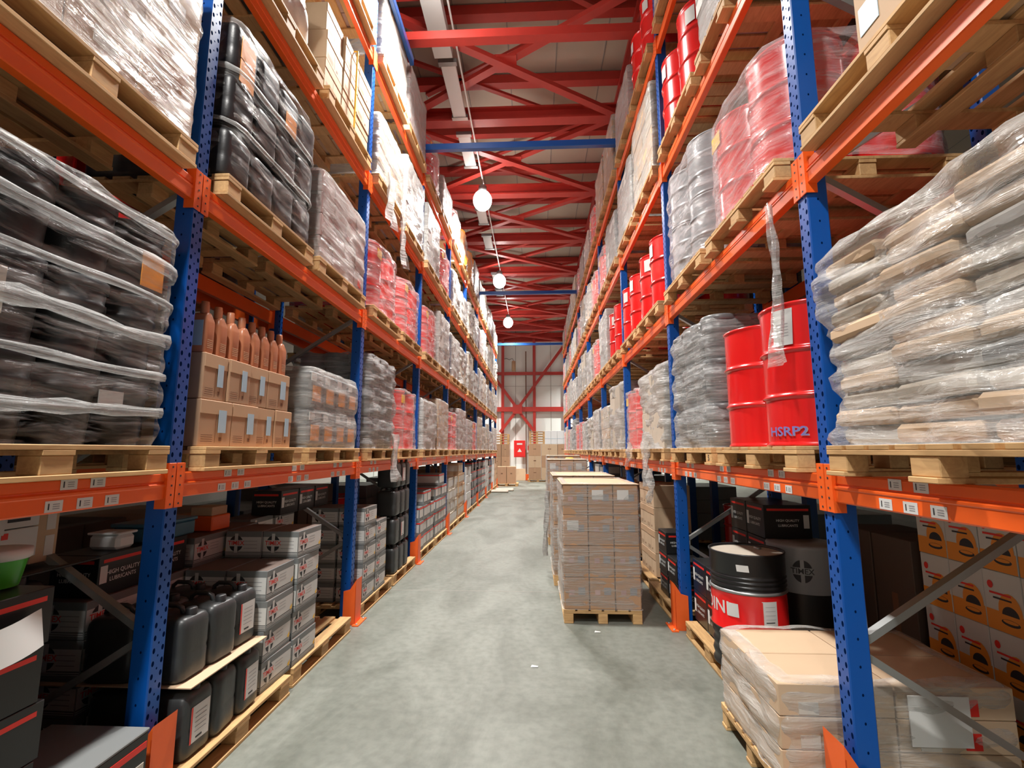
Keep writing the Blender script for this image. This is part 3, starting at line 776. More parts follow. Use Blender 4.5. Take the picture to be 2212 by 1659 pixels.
        for k in range(2):
            for i in range(4):
                b = MB(); x = -.43+.285*i; b.box(x-.13, x+.13, .02, .9, k*.35+.01, k*.35+.33, 'greyp', .02); o = b.build('tin', r)
                q = MB(); q.box(x-.09, x+.07, .014, .018, k*.35+.06, k*.35+.20, 'orangeprint'); q.box(x-.13, x-.03, .014, .018, k*.35+.24, k*.35+.31, 'paper'); q.build('label', o)
        film_mb(1.18, .95, .71, sd, 'film_mid', .012, tiers=2, tier_amp=.02, rings=24, top='full', r=.08, diag=-.4).build('stretch_film', r)
    elif kind == 'cloth_film':
        hh = (.95, 1.12, .8)[var % 3]
        grid_cartons(r, 1.08, .92, hh-.02, 2, 2, 'load_pale', jitter=.02, seed=sd)
        film_mb(1.16, 1.02, hh, sd, 'film_white', .035, rings=26, top='dome', lumps=.05, r=.1, hang=.004, flare=.05).build('stretch_film', r)
    elif kind == 'mixed_bags':      # big untidy wrapped stack of folded sacks and card
        rn = random.Random(5)
        for k in range(11):
            for i in range(3):
                b = MB(); hh = .083; M = Matrix.Translation((-.39+.39*i+rn.uniform(-.02, .02), .02+rn.uniform(0, .05), k*hh+.005)) @ Matrix.Rotation(rn.uniform(-.05, .05), 4, 'Z') @ Matrix.Rotation(rn.uniform(-.03, .03), 4, 'Y')
                b.box(-.19, .19, 0, .95, 0, hh-.008, ['carton2', 'load_pale', 'sheet_mid', 'carton2', 'greyp'][rn.choice([0, 0, 1, 1, 2, 3, 3]) if rn.random() > .05 else 4], .02, M=M); b.build('folded_sack', r)
        film_mb(1.26, 1.08, .95, 3, 'film_mid', .045, rings=34, res=22, top='dome', lumps=.07, r=.08, hang=.004, flare=.04, diag=2.5).build('stretch_film', r)
    elif kind == 'orange_goods':
        b = film_mb(.9, .8, .95, sd, 'orange_bag', .03, rings=16, top='dome', lumps=.08, r=.2); b.build('bag', r)
        film_mb(1.12, .96, .9, sd+1, 'film_clear', .03, rings=16, top='dome', lumps=.05, r=.2).build('stretch_film', r)
    return fin(r)
DESC = {'black_pails': ('stack of black pails in clear film', 'wrapped pails'), 'black_cans': ('stack of orange-labelled black canisters in film', 'wrapped canisters'),
 'grey_pails': ('stack of grey pails bound in crinkled film', 'wrapped pails'), 'grey_drums': ('grey drums in shiny film', 'wrapped drums'),
 'red_film': ('red drums under cloudy film', 'wrapped drums'), 'red_film_clear': ('red drums under clear film', 'wrapped drums'),
 'brown_film': ('brown cartons in stretch film', 'wrapped cartons'), 'white_film': ('white film-wrapped block', 'wrapped load'), 'pale_film': ('pale boxes in film', 'wrapped cartons'),
 'pink_film': ('pinkish grey boxes in film', 'wrapped cartons'), 'tins_film': ('two tiers of orange-labelled tins', 'wrapped tins'),
 'cloth_film': ('lumpy whitish wrapped load', 'wrapped load'), 'mixed_bags': ('untidy stack of folded sacks in film', 'wrapped load'), 'orange_goods': ('bright orange bag in film', 'wrapped load')}
def add_load(side, lv, bay, half, kind, var=0, style='euro', off=-.05, sx=1.0, sz=1.0):
    z = add_pallet(side, lv, bay, half, style)
    o = load(kind, var); place(o, side, slotY(bay, half), z+.002, off); o.scale = (sx, 1, sz)
    d, c = DESC[kind]
    return tag(o, '%s, %s' % (d, where(side, lv, bay, half)), c, 'wrapped loads on the racks')
drum_p = from_parts('steel_drum', drum_parts(0, 'red')); drum_u = [False]
def add_drums(side, lv, bay, half, style='open', stickers=True, n=4):
    z = add_pallet(side, lv, bay, half, style)
    rn = random.Random(lv*31+bay*7+(half == 'far'))
    for i in range(2):
        for j in range(2):
            if n == 2 and j: continue
            o = clone(drum_p)
            xx = -.3+.6*i; yy = .25+.59*j
            place(o, side, slotY(bay, half)+(xx if side == 'L' else -xx), z+.001, yy-.02, rz=rn.uniform(-.4, .4))
            pos = ('front' if j == 0 else 'rear')+' '+(('near' if i == 0 else 'far') if side == 'L' else ('near' if i else 'far'))
            tag(o, '%s red steel drum of four, %s' % (pos, where(side, lv, bay, half)), 'drum', 'red steel drums')
            if stickers and j == 0:
                q = MB(); a0 = -90+rn.uniform(-10, 45)*(1 if side == 'R' else -1)
                zz = .63; vs = []; 
                for k in range(7):
                    a = R(a0-9+3*k*1.0*1.2); vs += [(.2895*math.cos(a), .2895*math.sin(a), zz), (.2895*math.cos(a), .2895*math.sin(a), zz+.16)]
                q.add(vs, [(2*k, 2*k+2, 2*k+3, 2*k+1) for k in range(6)], 'paper', smooth=True)
                s_ = q.build('paper_sticker', o)
    return z

# ================================================================== stock on the racks
NF = ('near', 'far')
def fill(side, lv, spec):
    for (bay, half, kind, *rest) in spec:
        var = rest[0] if rest else 0
        sz = rest[1] if len(rest) > 1 else 1.0
        if kind == 'drums': add_drums(side, lv, bay, half)
        elif kind: add_load(side, lv, bay, half, kind, var, sz=sz, style='euro' if side == 'L' else 'open')
fill('L', 1, [(0, 'far', 'black_pails'), (1, 'far', 'tins_film'), (2, 'near', 'grey_pails'), (2, 'far', 'red_film_clear'), (3, 'near', 'white_film', 1, .85), (3, 'far', 'brown_film', 0, .9),
  (4, 'near', 'red_film'), (4, 'far', 'pink_film', 1), (5, 'near', 'pink_film', 0), (5, 'far', 'red_film_clear'), (6, 'near', 'brown_film'), (6, 'far', 'pale_film', 1), (7, 'near', 'pale_film', 0), (7, 'far', 'white_film', 0), (8, 'near', 'white_film', 1), (8, 'far', 'pink_film', 1)])
fill('L', 2, [(0, 'far', 'brown_film', 1), (1, 'near', 'black_cans'), (1, 'far', 'pink_film', 0), (2, 'near', 'red_film'), (2, 'far', 'red_film', 1), (3, 'near', 'red_film'), (3, 'far', 'white_film', 2),
  (4, 'near', 'white_film', 1), (4, 'far', 'cloth_film', 0), (5, 'near', 'cloth_film', 1), (5, 'far', 'white_film', 0), (6, 'near', 'white_film', 2), (6, 'far', 'pale_film', 0), (7, 'near', 'white_film', 3), (7, 'far', 'pale_film', 1), (8, 'near', 'cloth_film', 1), (8, 'far', 'white_film', 1)])
fill('L', 3, [(2, 'far', 'white_film', 2), (3, 'near', 'white_film', 2), (3, 'far', 'red_film', 1), (4, 'near', 'white_film', 3), (4, 'far', 'white_film', 0),
  (5, 'near', 'cloth_film', 0), (5, 'far', 'white_film', 1), (6, 'near', 'pink_film', 0), (6, 'far', 'white_film', 2), (7, 'near', 'white_film', 0), (7, 'far', 'pale_film', 2), (8, 'near', 'white_film', 2), (8, 'far', 'cloth_film', 0)])
fill('L', 4, [(1, 'far', 'pink_film', 1), (2, 'near', 'pale_film', 0), (2, 'far', 'pink_film', 1), (3, 'near', 'red_film'), (3, 'far', 'white_film', 0), (4, 'near', 'red_film', 1), (4, 'far', 'orange_goods'),
  (5, 'near', 'orange_goods', 1), (5, 'far', 'white_film', 2), (6, 'near', 'white_film', 1), (6, 'far', 'cloth_film', 1), (7, 'near', 'white_film', 3), (7, 'far', 'white_film', 2), (8, 'near', 'white_film', 1), (8, 'far', 'white_film', 0)])
fill('R', 1, [(0, 'far', 'mixed_bags'), (1, 'far', 'grey_pails'), (2, 'near', 'cloth_film', 0), (2, 'far', 'red_film_clear'), (3, 'near', 'cloth_film', 1), (3, 'far', 'pale_film', 1), (4, 'near', 'white_film', 3), (4, 'far', 'cloth_film', 2),
  (5, 'near', 'white_film', 0), (5, 'far', 'red_film'), (6, 'near', 'red_film_clear'), (6, 'far', 'grey_pails'), (7, 'near', 'white_film', 1, .8), (7, 'far', 'red_film'), (8, 'near', 'pale_film', 0), (8, 'far', 'red_film_clear')])
fill('R', 2, [(1, 'near', 'red_film'), (1, 'far', 'grey_drums'), (2, 'near', 'drums'), (2, 'far', 'drums'), (3, 'near', 'drums'), (3, 'far', 'white_film', 2), (4, 'near', 'red_film_clear'), (4, 'far', 'white_film', 3),
  (5, 'near', 'cloth_film', 1), (5, 'far', 'white_film', 1), (6, 'near', 'white_film', 0), (6, 'far', 'white_film', 3), (7, 'near', 'white_film', 2), (7, 'far', 'pale_film', 0), (8, 'near', 'red_film'), (8, 'far', 'white_film', 1)])
fill('R', 3, [(1, 'near', 'white_film', 2), (1, 'far', 'drums'), (2, 'near', 'pale_film', 2), (2, 'far', 'white_film', 1), (3, 'near', 'white_film', 3), (3, 'far', 'red_film', 1), (4, 'near', 'red_film_clear'), (4, 'far', 'cloth_film', 0),
  (5, 'near', 'cloth_film', 1), (5, 'far', 'red_film'), (6, 'near', 'pale_film', 1), (6, 'far', 'white_film', 0), (7, 'near', 'red_film_clear'), (7, 'far', 'cloth_film', 2), (8, 'near', 'white_film', 0), (8, 'far', 'red_film')])
fill('R', 4, [(1, 'far', 'white_film', 0), (2, 'near', 'drums'), (2, 'far', 'pink_film', 0), (3, 'near', 'brown_film', 1), (3, 'far', 'brown_film', 2), (4, 'near', 'red_film'), (4, 'far', 'white_film', 0), (5, 'near', 'pink_film', 0), (5, 'far', 'red_film', 1),
  (6, 'near', 'brown_film', 0), (6, 'far', 'pale_film', 0), (7, 'near', 'white_film', 3), (7, 'far', 'pale_film', 1), (8, 'near', 'red_film_clear'), (8, 'far', 'pink_film', 0)])
def side_obj(o, side, Y, z, off=0.0, rz=0.0): return place(o, side, Y, z, off, rz=rz)

# red drums, right rack, second bay from the camera, first beam (unwrapped)
z = add_drums('R', 1, 1, 'near', stickers=False)
FRONT_DRUMS = [o for o in sc.objects if o.get('label', '').startswith('front') and 'second bay, first beam, near half' in o['label'] and 'right' in o['label']]
def curved(b, face_a, half, z0, z1, m, r=.2895, n=8, slant=0.0):
    vs = []
    for k in range(n+1):
        a = R(face_a-half+2*half*k/n); vs += [(r*math.cos(a), r*math.sin(a), z0), (r*math.cos(a+slant), r*math.sin(a+slant), z1)]
    b.add(vs, [(2*k, 2*k+2, 2*k+3, 2*k+1) for k in range(n)], m, smooth=True)
def wrap_text(b, t, a0, zc, size, m, r=.2905, sx=1.0):
    vs, fs = text_geo(t); out = []
    for v in vs:
        a = R(a0)+v[0]*size*sx/r; out.append((r*math.cos(a), r*math.sin(a), zc+v[1]*size))
    b.add(out, fs, m)
for o in FRONT_DRUMS:
    o.rotation_euler[2] = SD['R'][2]
    near = 'near' in o['label'].split(' red')[0]
    if near:
        q = MB(); curved(q, -60, 12, .60, .82, 'paper', slant=.03); q.build('paper_sticker', o)
        q = MB()
        for k in range(5): curved(q, -60, 8, .655+k*.018, .659+k*.018, 'inkgrey', r=.2902)
        wrap_text(q, 'HSRP2', -64, .085, .075, 'inkblue', sx=1.2); wrap_text(q, 'HSRP2', -63.6, .0835, .077, 'inkgrey', r=.2899, sx=1.2); q.build('stencil_print', o)

# cartons with copper coloured bottles on top, left rack second bay first beam
zt = add_pallet('L', 1, 1, 'near')+.001
rn = random.Random(4)
pc = {v: plain_carton_proto(*v) for v in ((.235, .36, .285), (.30, .36, .285))}
words_c = ['at the camera end', 'second along', 'third along', 'fourth along', 'at the far end']
for tier in range(2):
    xs = [(-.45, .30), (-.15, .30), (.12, .235), (.36, .235), (.60-.235/2+.12, .235)][:5] if tier == 0 else [(-.45, .30), (-.175, .235), (.065, .235), (.305, .235), (.545, .235)]
    xs = [(-.45, .30), (-.145, .30), (.127, .235), (.367, .235)] if tier == 0 else [(-.47, .235), (-.23, .235), (.01, .235), (.28, .30)]
    for i, (x, w) in enumerate(xs):
        for row in range(2):
            o = clone(pc[(w, .36, .285)]); side_obj(o, 'L', slotY(1, 'near')+x+.03, zt+tier*.288, off=.0+row*.37+rn.uniform(0, .02), rz=rn.uniform(-.03, .03))
            tag(o, 'brown carton %s, %s tier, %s row, under the copper bottles' % (words_c[i], ('lower', 'upper')[tier], ('front', 'rear')[row]), 'carton', 'brown cartons under the bottles')
def bottle_proto():
    r = empty('oil_bottle'); w, d, h = .095, .21, .27
    b = MB(); base = ring_pts(w, d, .02, 3); vs = []; fs = []
    prof = [(0, .94, 0), (.01, 1, 0), (.19, 1, 0), (.205, .98, 0), (.235, .7, -.02), (.255, .33, -.055)]
    for z_, s_, sh in prof:
        for x, y, nx, ny in base: vs.append((x*min(1, s_*1.1), d/2+(y-d/2)*s_+sh, z_))
    n = len(base)
    for j in range(len(prof)-1):
        for i in range(n): i2 = (i+1) % n; fs.append((j*n+i, j*n+i2, (j+1)*n+i2, (j+1)*n+i))
    fs.append(tuple(range((len(prof)-1)*n, len(prof)*n))); b.add(vs, fs, 'copper', smooth=True)
    for k in range(5): b.box(-.028, .028, -.002, .001, .03+k*.012, .034+k*.012, 'carton_flap')
    b.build('bottle_body', r)
    b = MB(); b.lathe([(.026, .25), (.026, .31), (.023, .315), (.023, .33), (.001, .331)], 'copper', 14, 0, d/2-.055); b.build('cap', r)
    return r
bo = bottle_proto()
for i in range(8):
    o = clone(bo)
    side_obj(o, 'L', slotY(1, 'near')-.50+.128*i, zt+.577, off=.03, rz=rn.uniform(-.05, .05))
    tag(o, 'copper plastic oil bottle, number %s of eight counted from the blue post' % ['one', 'two', 'three', 'four', 'five', 'six', 'seven', 'eight'][i], 'bottle', 'copper bottles on the cartons')
    if i == 0:
        q = MB(); q.box(-.0505, -.0485, .02, .17, .04, .2, 'paper_blue'); rect(q, 'left', -.051, -.0, .0, 0, 0, 'ink')
        rect(q, 'left', -.0512, .10, .13, .06, .085, 'inkgrey'); q.build('pale_label', o)

# left rack, third beam, second bay: white bags and bare cartons
zt = add_pallet('L', 3, 1, 'near')
b = film_mb(1.16, .95, .75, 9, 'bag', .05, rings=18, res=16, top='dome', lumps=.16, r=.2, hang=.002); o = b.build('plastic_sheet_bundle')
tag(side_obj(o, 'L', slotY(1, 'near'), zt+.002, -.02), 'crumpled white plastic sheeting bundle on a pallet, left rack, third beam', 'plastic bundle')
zt = add_pallet('L', 3, 1, 'far')
big = plain_carton_proto(.39, .5, .30, 'carton2', sticker=False)
for t_ in range(3):
    for i in range(3):
        o = clone(big); side_obj(o, 'L', slotY(1, 'far')-.40+.4*i, zt+.001+t_*.302, rn.uniform(-.03, .01))
        tag(o, 'pale brown carton, %s tier, %s, bare stack on left rack third beam' % (('bottom', 'middle', 'top')[t_], ('near end', 'centre', 'far end')[i]), 'carton', 'bare cartons on the third beam')
b = MB(); b.box(.02, .035, -.075, -.06, 0, .92, 'yellow'); b.box(.02, .035, -.07, .5, .915, .922, 'yellow')
o = b.build('strap'); tag(side_obj(o, 'L', slotY(1, 'far'), zt, 0), 'yellowish vertical strap down the bare carton stack', 'strap')
# L3 bay 2 near
add_load('L', 3, 2, 'near', 'pale_film', 1)
def load_at(side, lv, bay, half):
    w_ = where(side, lv, bay, half)
    for o in sc.objects:
        if o.name.startswith('wrapped_load') and o.parent is None and o.get('label', '').endswith(w_): return o
def attach(o, par, label):
    bpy.context.view_layer.update(); o.parent = par; o.matrix_parent_inverse = par.matrix_world.inverted(); KIDS.setdefault(par.name, []).append(o); o['label'] = label
def strip(name, side, Y, z, x, ln, w, m, seed, label, off=-.09, at=None):
    b = MB(); hang_strip(b, 0, 0, 0, ln, w, m, seed); o = b.build('loose_film'); side_obj(o, side, Y, z, off); attach(o, load_at(side, *at), label)
strip('torn_film', 'L', 5.9, 5.45, 0, .75, .5, 'film_white', 2, 'torn white film drooping over the beam, left rack, third beam', off=-.1, at=(3, 2, 'near'))
strip('torn_film', 'L', 6.45, 5.15, 0, .75, .25, 'film_white', 4, 'twisted tail of torn film hanging below the left rack third beam', off=-.11, at=(3, 2, 'near'))
strip('torn_film', 'L', 6.45, 2.05, 0, .62, .35, 'film_white', 3, 'loose film tail hanging over the label stickers, left rack', off=-.10, at=(1, 2, 'near'))
strip('torn_film', 'R', 6.2, 1.95, 0, .55, .22, 'film_mid', 5, 'film tail hanging from the pallet past the right rack first beam', off=-.10, at=(1, 2, 'near'))
strip('torn_film', 'R', 6.0, 1.62, 0, .4, .12, 'film_mid', 6, 'thin film end dangling under the right rack first beam', off=-.10, at=(1, 2, 'near'))
strip('torn_film', 'R', 7.3, 1.95, 0, .35, .18, 'film_mid', 7, 'short film tail beside the wrapped red drum, right rack', off=-.10, at=(1, 2, 'far'))
b = MB()
rows, cols = 26, 6; vs = []; fs = []
for i in range(rows+1):
    t = i/rows; w = .05+.19*max(0, (t-.42))/.58 if t > .42 else .05+.01*math.sin(t*9)
    for j in range(cols+1):
        u = j/cols-.5; vs.append((u*w+.02*math.sin(t*5), .02*math.cos(u*8+t*6)+.012*noise.noise(Vector((u*5, t*6, 1))), -t*.98))
for i in range(rows):
    for j in range(cols): a = i*(cols+1)+j; fs.append((a, a+1, a+cols+2, a+cols+1))
b.add(vs, fs, 'film_mid', smooth=True); o = b.build('loose_film'); side_obj(o, 'R', 2.82, 3.30, -.10); attach(o, load_at('R', 2, 1, 'near'), 'long clear film strip hanging in front of the bare red drums')

# right rack, second beam, first bay: bare brown cartons on a pallet
zt = add_pallet('R', 2, 0, 'far')
bigb = {}
for i, (x, w) in enumerate(((.655, .58), (.065, .58))):
    for t_ in range(2):
        r = empty('carton'); q = MB(); q.box(-w/2, w/2, 0, .9, 0, .42, 'carton2', .006); q.build('carton_body', r)
        q = MB(); q.box(-w/2+.03, -w/2+.15, -.004, -.001, .16, .30, 'paper_blue'); q.build('sticker', r)
        side_obj(r, 'R', slotY(0, 'far')-x*.98, zt+.001+t_*.425, 0.02+.01*t_)
        tag(r, 'large pale brown carton, %s one %s, right rack second beam' % (('lower', 'upper')[t_], ('beside the blue post', 'at the frame edge')[i if True else 0] if False else ('at the frame edge', 'beside the blue post')[0 if x > .3 else 1]), 'carton', 'large cartons on the second beam')
        if False: pass

# ---------------------------------------------------------------- ground level, left rack
canp = from_parts('canister', can_parts('canister')); canq = from_parts('canister', can_parts('canister')[:3]); LR0 = 'left rack'
def floor_pallet(side, Y, off, label, style='euro'):
    o = clone(PP[(style, False)]); place(o, side, Y, 0, off); tag(o, label, 'pallet', 'wooden pallets on the floor'); return .144
floor_pallet('L', 3.28, -.13, 'floor pallet under the black canisters, left rack')
floor_pallet('L', 4.58, -.10, 'floor pallet with bare end beside the carton stack, left rack')
for t_ in range(2):
    for i in range(3):
        for j in range(2):
            o = clone(canp if (t_, i, j) in ((0, 0, 0), (1, 2, 0), (0, 2, 0)) else canq); x = 2.90+.245*i; side_obj(o, 'L', x, .146+t_*.40, -.09+(.05 if t_ else 0)+.30*j+rn.uniform(-.01, .01), rz=rn.uniform(-.08, .08))
            tag(o, 'black canister, %s tier, %s row, %s' % (('lower', 'upper')[t_], ('front', 'middle', 'back')[j], ('beside the orange post guard', 'in the centre', 'next to the white-banded cartons')[i]), 'canister', 'black canisters on the floor pallet')
b = MB(); b.box(-.38, .38, 0, .95, 0, .006, 'carton2'); o = b.build('cardboard_sheet'); tag(side_obj(o, 'L', 3.15, .539, -.11), 'cardboard sheet between the two tiers of black canisters', 'cardboard sheet', 'cardboard sheets')
tim = timex_proto()
def timex(side, Y, z, off, label, rz=0.0):
    o = clone(tim); side_obj(o, side, Y, z, off, rz); tag(o, label, 'carton', 'grey and white lubricant cartons'); return o
tiern = ['bottom', 'second', 'third', 'fourth', 'top']
for c, (Y, n) in enumerate(((3.76, 4), (4.19, 5))):
    for t_ in range(n):
        for j in range(2 if t_ < n-1 or c else 2):
            timex('L', Y, .146+.207*t_, -.08+.31*j+rn.uniform(0, .015), 'grey white carton, %s tier, %s column, %s row, behind the canisters' % (tiern[t_], ('short', 'tall')[c], ('front', 'second')[j]), rn.uniform(-.03, .03))
# rear row of the same cartons, standing higher behind the canisters
for i in range(4):
    for t_ in range(4 if i < 2 else 5):
        timex('L', 3.0+.43*i, .146+.207*t_, .56, 'grey white carton, %s tier, rear row, %s column behind the canisters' % (tiern[t_], ords[i]), rn.uniform(-.04, .04))
floor_pallet('L', 6.15, -.06, 'floor pallet under the white cartons past the second post guard, left rack')
floor_pallet('L', 7.45, -.06, 'floor pallet under the tall black canister stack, left rack')
for Y, n, w in ((5.82, 5, 'near'), (6.26, 4, 'far')):
    for t_ in range(n):
        for j in range(2):
            timex('L', Y, .146+.207*t_, -.05+.32*j, 'grey white carton past the second guard, %s tier, %s column, %s row' % (tiern[t_], w, ('front', 'second')[j]), rn.uniform(-.03, .03))
for Y in (4.85, 5.3):
    for t_ in (0, 1, 2, 3, 4):
        timex('L', Y, .146+.207*t_, .72, 'grey white carton in the dark behind the brace, %s tier, %s column' % (tiern[t_], 'near' if Y < 5 else 'far'))
bc = black_carton_proto()
def blackc(side, Y, z, off, label, rz=0.0, p=None):
    o = clone(p or bc); side_obj(o, side, Y, z, off, rz); tag(o, label, 'carton', 'black red-striped oil cartons'); return o
for i in range(3):
    blackc('L', 5.05+.38*i, 1.19, .55, 'black carton on top behind the brace, left rack, %s of three' % ords[i])
for t_ in range(4):
    for i in range(3):
        o = clone(canp if i == 1 and t_ % 2 else canq); side_obj(o, 'L', 6.98+.26*i, .146+.39*t_, -.05)
        tag(o, 'black canister in the tall stack before the third post, %s tier, %s of three' % (tiern[t_] if t_ < 3 else 'top', ords[i]), 'canister', 'black canisters in the tall stack')
# black cartons with bottles of stock further along
bigc = {}
def block(side, bay, half, cols, tiers, w, d, h, mats_, nm, desc, off=-.04, redc=False, style='euro'):
    Yc = slotY(bay, half); floor_pallet(side, Yc, -.06, 'floor pallet, %s, %s bay, %s half' % (SD[side][0], ords[bay], half), style)
    key = (w, d, h, mats_)
    if key not in bigc:
        r = empty('carton'); q = MB(); q.box(-w/2, w/2, 0, d, 0, h, mats_[0], .004); q.build('carton_body', r)
        q = MB(); q.box(-w/2+.02, w/2-.02, -.002, -.0005, h*.25, h*.8, mats_[1]); q.box(-w/2-.002, -w/2-.0005, .02, d-.02, h*.25, h*.8, mats_[1]); q.box(w/2+.0005, w/2+.002, .02, d-.02, h*.25, h*.8, mats_[1])
        if len(mats_) > 2: q.box(-w/2, w/2, -.0025, -.0005, h*.84, h*.92, mats_[2]); q.box(-w/2-.0025, -w/2-.0005, 0, d, h*.84, h*.92, mats_[2])
        q.build('printed_panel', r); bigc[key] = r
    for i in range(cols):
        for t_ in range(tiers if (i+bay) % 3 else tiers-1):
            o = clone(bigc[key]); side_obj(o, side, Yc+(i-(cols-1)/2)*(w+.006)*(1 if side == 'L' else -1), .146+t_*(h+.003), off+rn.uniform(0, .02))
            tag(o, '%s, %s, %s bay %s half, column %s, tier %s' % (desc, SD[side][0], ords[bay], half, ['one', 'two', 'three', 'four', 'five'][i], ['one', 'two', 'three', 'four', 'five', 'six'][t_]), 'carton', nm)
BW = ('boxgrey', 'boxwhite', 'redstripe'); BR = ('carton', 'carton_flap'); WG = ('boxwhite', 'paper'); BK = ('black', 'inkgrey', 'redstripe')
block('L', 3, 'near', 4, 4, .28, .5, .24, BW, 'banded cartons on the floor level', 'banded dark carton')
block('L', 3, 'far', 4, 5, .28, .5, .24, BW, 'banded cartons on the floor level', 'banded dark carton')
block('L', 4, 'near', 4, 4, .28, .5, .26, ('load_pale', 'boxwhite'), 'pale cartons on the floor level', 'pale carton')
block('L', 4, 'far', 3, 5, .36, .5, .27, ('carton_flap', 'paper_warm'), 'pale cartons on the floor level', 'pale carton')
block('L', 5, 'near', 4, 5, .28, .5, .24, WG, 'white cartons on the floor level', 'white carton')
block('L', 5, 'far', 3, 5, .38, .5, .26, BK, 'dark cartons on the floor level', 'dark carton')
block('L', 6, 'near', 4, 5, .28, .5, .26, BK, 'dark cartons on the floor level', 'dark carton')
block('L', 6, 'far', 3, 5, .38, .5, .26, BW, 'banded cartons on the floor level', 'banded dark carton')
block('L', 7, 'near', 3, 5, .38, .5, .26, WG, 'white cartons on the floor level', 'white carton')
block('L', 7, 'far', 3, 5, .38, .5, .26, BK, 'dark cartons on the floor level', 'dark carton')
block('L', 8, 'near', 3, 5, .38, .5, .26, WG, 'white cartons on the floor level', 'white carton')
block('L', 8, 'far', 3, 5, .38, .5, .26, BR, 'brown cartons on the floor level', 'brown carton')
# goods laid on the rear part of the second bay, under the first beam
r = empty('plastic_crate', (0, 0, 0)); q = MB(); q.box(-.2, .2, 0, .3, 0, .10, 'bluetray', .01); q.build('crate_body', r); q = MB(); q.box(-.21, .21, -.01, .31, .10, .125, 'bluetray', .006); q.build('rim', r)
r.scale = (1.1, .9, 1); side_obj(r, 'L', 3.46, 1.218, .58); tag(r, 'blue plastic tray on cartons under the first beam, left rack', 'tray')
r = empty('storage_bin'); q = MB(); q.box(-.12, .12, 0, .25, 0, .12, 'orange', .008); q.build('bin_body', r); q = MB(); q.box(-.1, .1, .02, .2, .12, .19, 'carton2', .004); q.build('carton_inside', r)
side_obj(r, 'L', 4.05, 1.183, .62); tag(r, 'orange bin with a carton in it, under the first beam beside the dark post', 'bin')
r = empty('white_tub'); q = MB(); q.box(-.07, .07, 0, .2, 0, .09, 'white', .02); q.build('tub_body', r); q = MB(); q.box(-.075, .075, -.005, .205, .09, .105, 'white', .005); q.build('lid', r)
side_obj(r, 'L', 3.08, 1.218, .60); tag(r, 'small white tub with lid under the first beam, beside the blue post', 'tub')
for i, Yy in enumerate((3.05, 3.42)):
    blackc('L', Yy, .976, .58, 'black carton on the rear grey white cartons, under the %s' % ('white tub', 'blue tray')[i])

# ---------------------------------------------------------------- ground level, first bay of the left rack
floor_pallet('L', 2.0, -.02, 'floor pallet at the picture edge, left rack, under the striped cartons')
bk2 = black_carton_proto(.36, .42, .222, txt=False)
for t_ in range(5):
    for j in range(2):
        blackc('L', 1.86+.015*((t_*7)%3), .146+.225*t_, .03+.43*j, 'black carton with red stripe, %s tier, %s row, at the picture edge' % (tiern[t_], ('front', 'second')[j]), p=bk2)
r = empty('oil_carton'); q = MB(); q.box(-.16, .16, 0, .5, 0, .33, 'black', .004); q.build('carton_body', r)
q = MB(); q.box(-.162, .162, -.004, .502, .33, .345, 'boxgrey', .004); q.build('lid', r)
q = MB(); q.box(-.15, .15, -.0025, -.0005, .26, .29, 'redstripe'); q.box(-.163, -.1605, .03, .47, .26, .29, 'redstripe'); q.box(-.0, .07, -.003, -.0005, .05, .2, 'paper'); q.box(.09, .14, -.003, -.0005, .1, .2, 'paper_warm'); q.build('print', r)
side_obj(r, 'L', 2.34, .146, -.10); tag(r, 'low black carton with pale lid right behind the nearest orange guard', 'carton')
# white paper on the striped cartons
q = MB(); n = 8; vs = []
for i in range(n+1):
    t = i/n; vs += [(-.14+.28*t, -.02-.03*math.sin(t*3), -.01+.03*t), (-.14+.28*t, -.012-.02*math.sin(t*4), .13+.03*t)]
q.add(vs, [(2*k, 2*k+2, 2*k+3, 2*k+1) for k in range(n)], 'paper', smooth=True); o = q.build('paper_sheet'); side_obj(o, 'L', 1.84, 1.04, .0); tag(o, 'curled white paper sheet hanging on the striped cartons', 'paper sheet')
def tub(m, h=.15, rr=.10):
    r = empty('paint_tub'); q = MB(); q.lathe([(rr-.02, 0), (rr, h-.04)], m, 24, cap=True); q.build('tub_body', r)
    q = MB(); q.lathe([(rr+.006, h-.04), (rr+.012, h-.035), (rr+.012, h), (rr-.01, h+.004), (.001, h+.004)], 'boxwhite', 24, cap=False); q.build('lid', r); return r
o = tub('green'); side_obj(o, 'L', 1.99, 1.275, .24); tag(o, 'green plastic tub with white lid on the cartons, standing beside the dark cover', 'tub', 'plastic tubs')
o = tub('green'); side_obj(o, 'L', 1.77, 1.275, .18); tag(o, 'green plastic tub cut by the picture edge', 'tub', 'plastic tubs')
# dark covered canisters block between
for t_ in range(3):
    for i in range(2):
        for j in range(2):
            o = clone(canp if (i+t_) % 2 else canq); side_obj(o, 'L', 2.19+.25*i, .02+.40*t_, .56+.3*j, rz=rn.uniform(-.06, .06))
            tag(o, 'black canister in the shaded block behind the brace, %s tier, %s row, %s' % (tiern[t_], ('front', 'rear')[j], ('near', 'far')[i]), 'canister', 'black canisters in the shade')
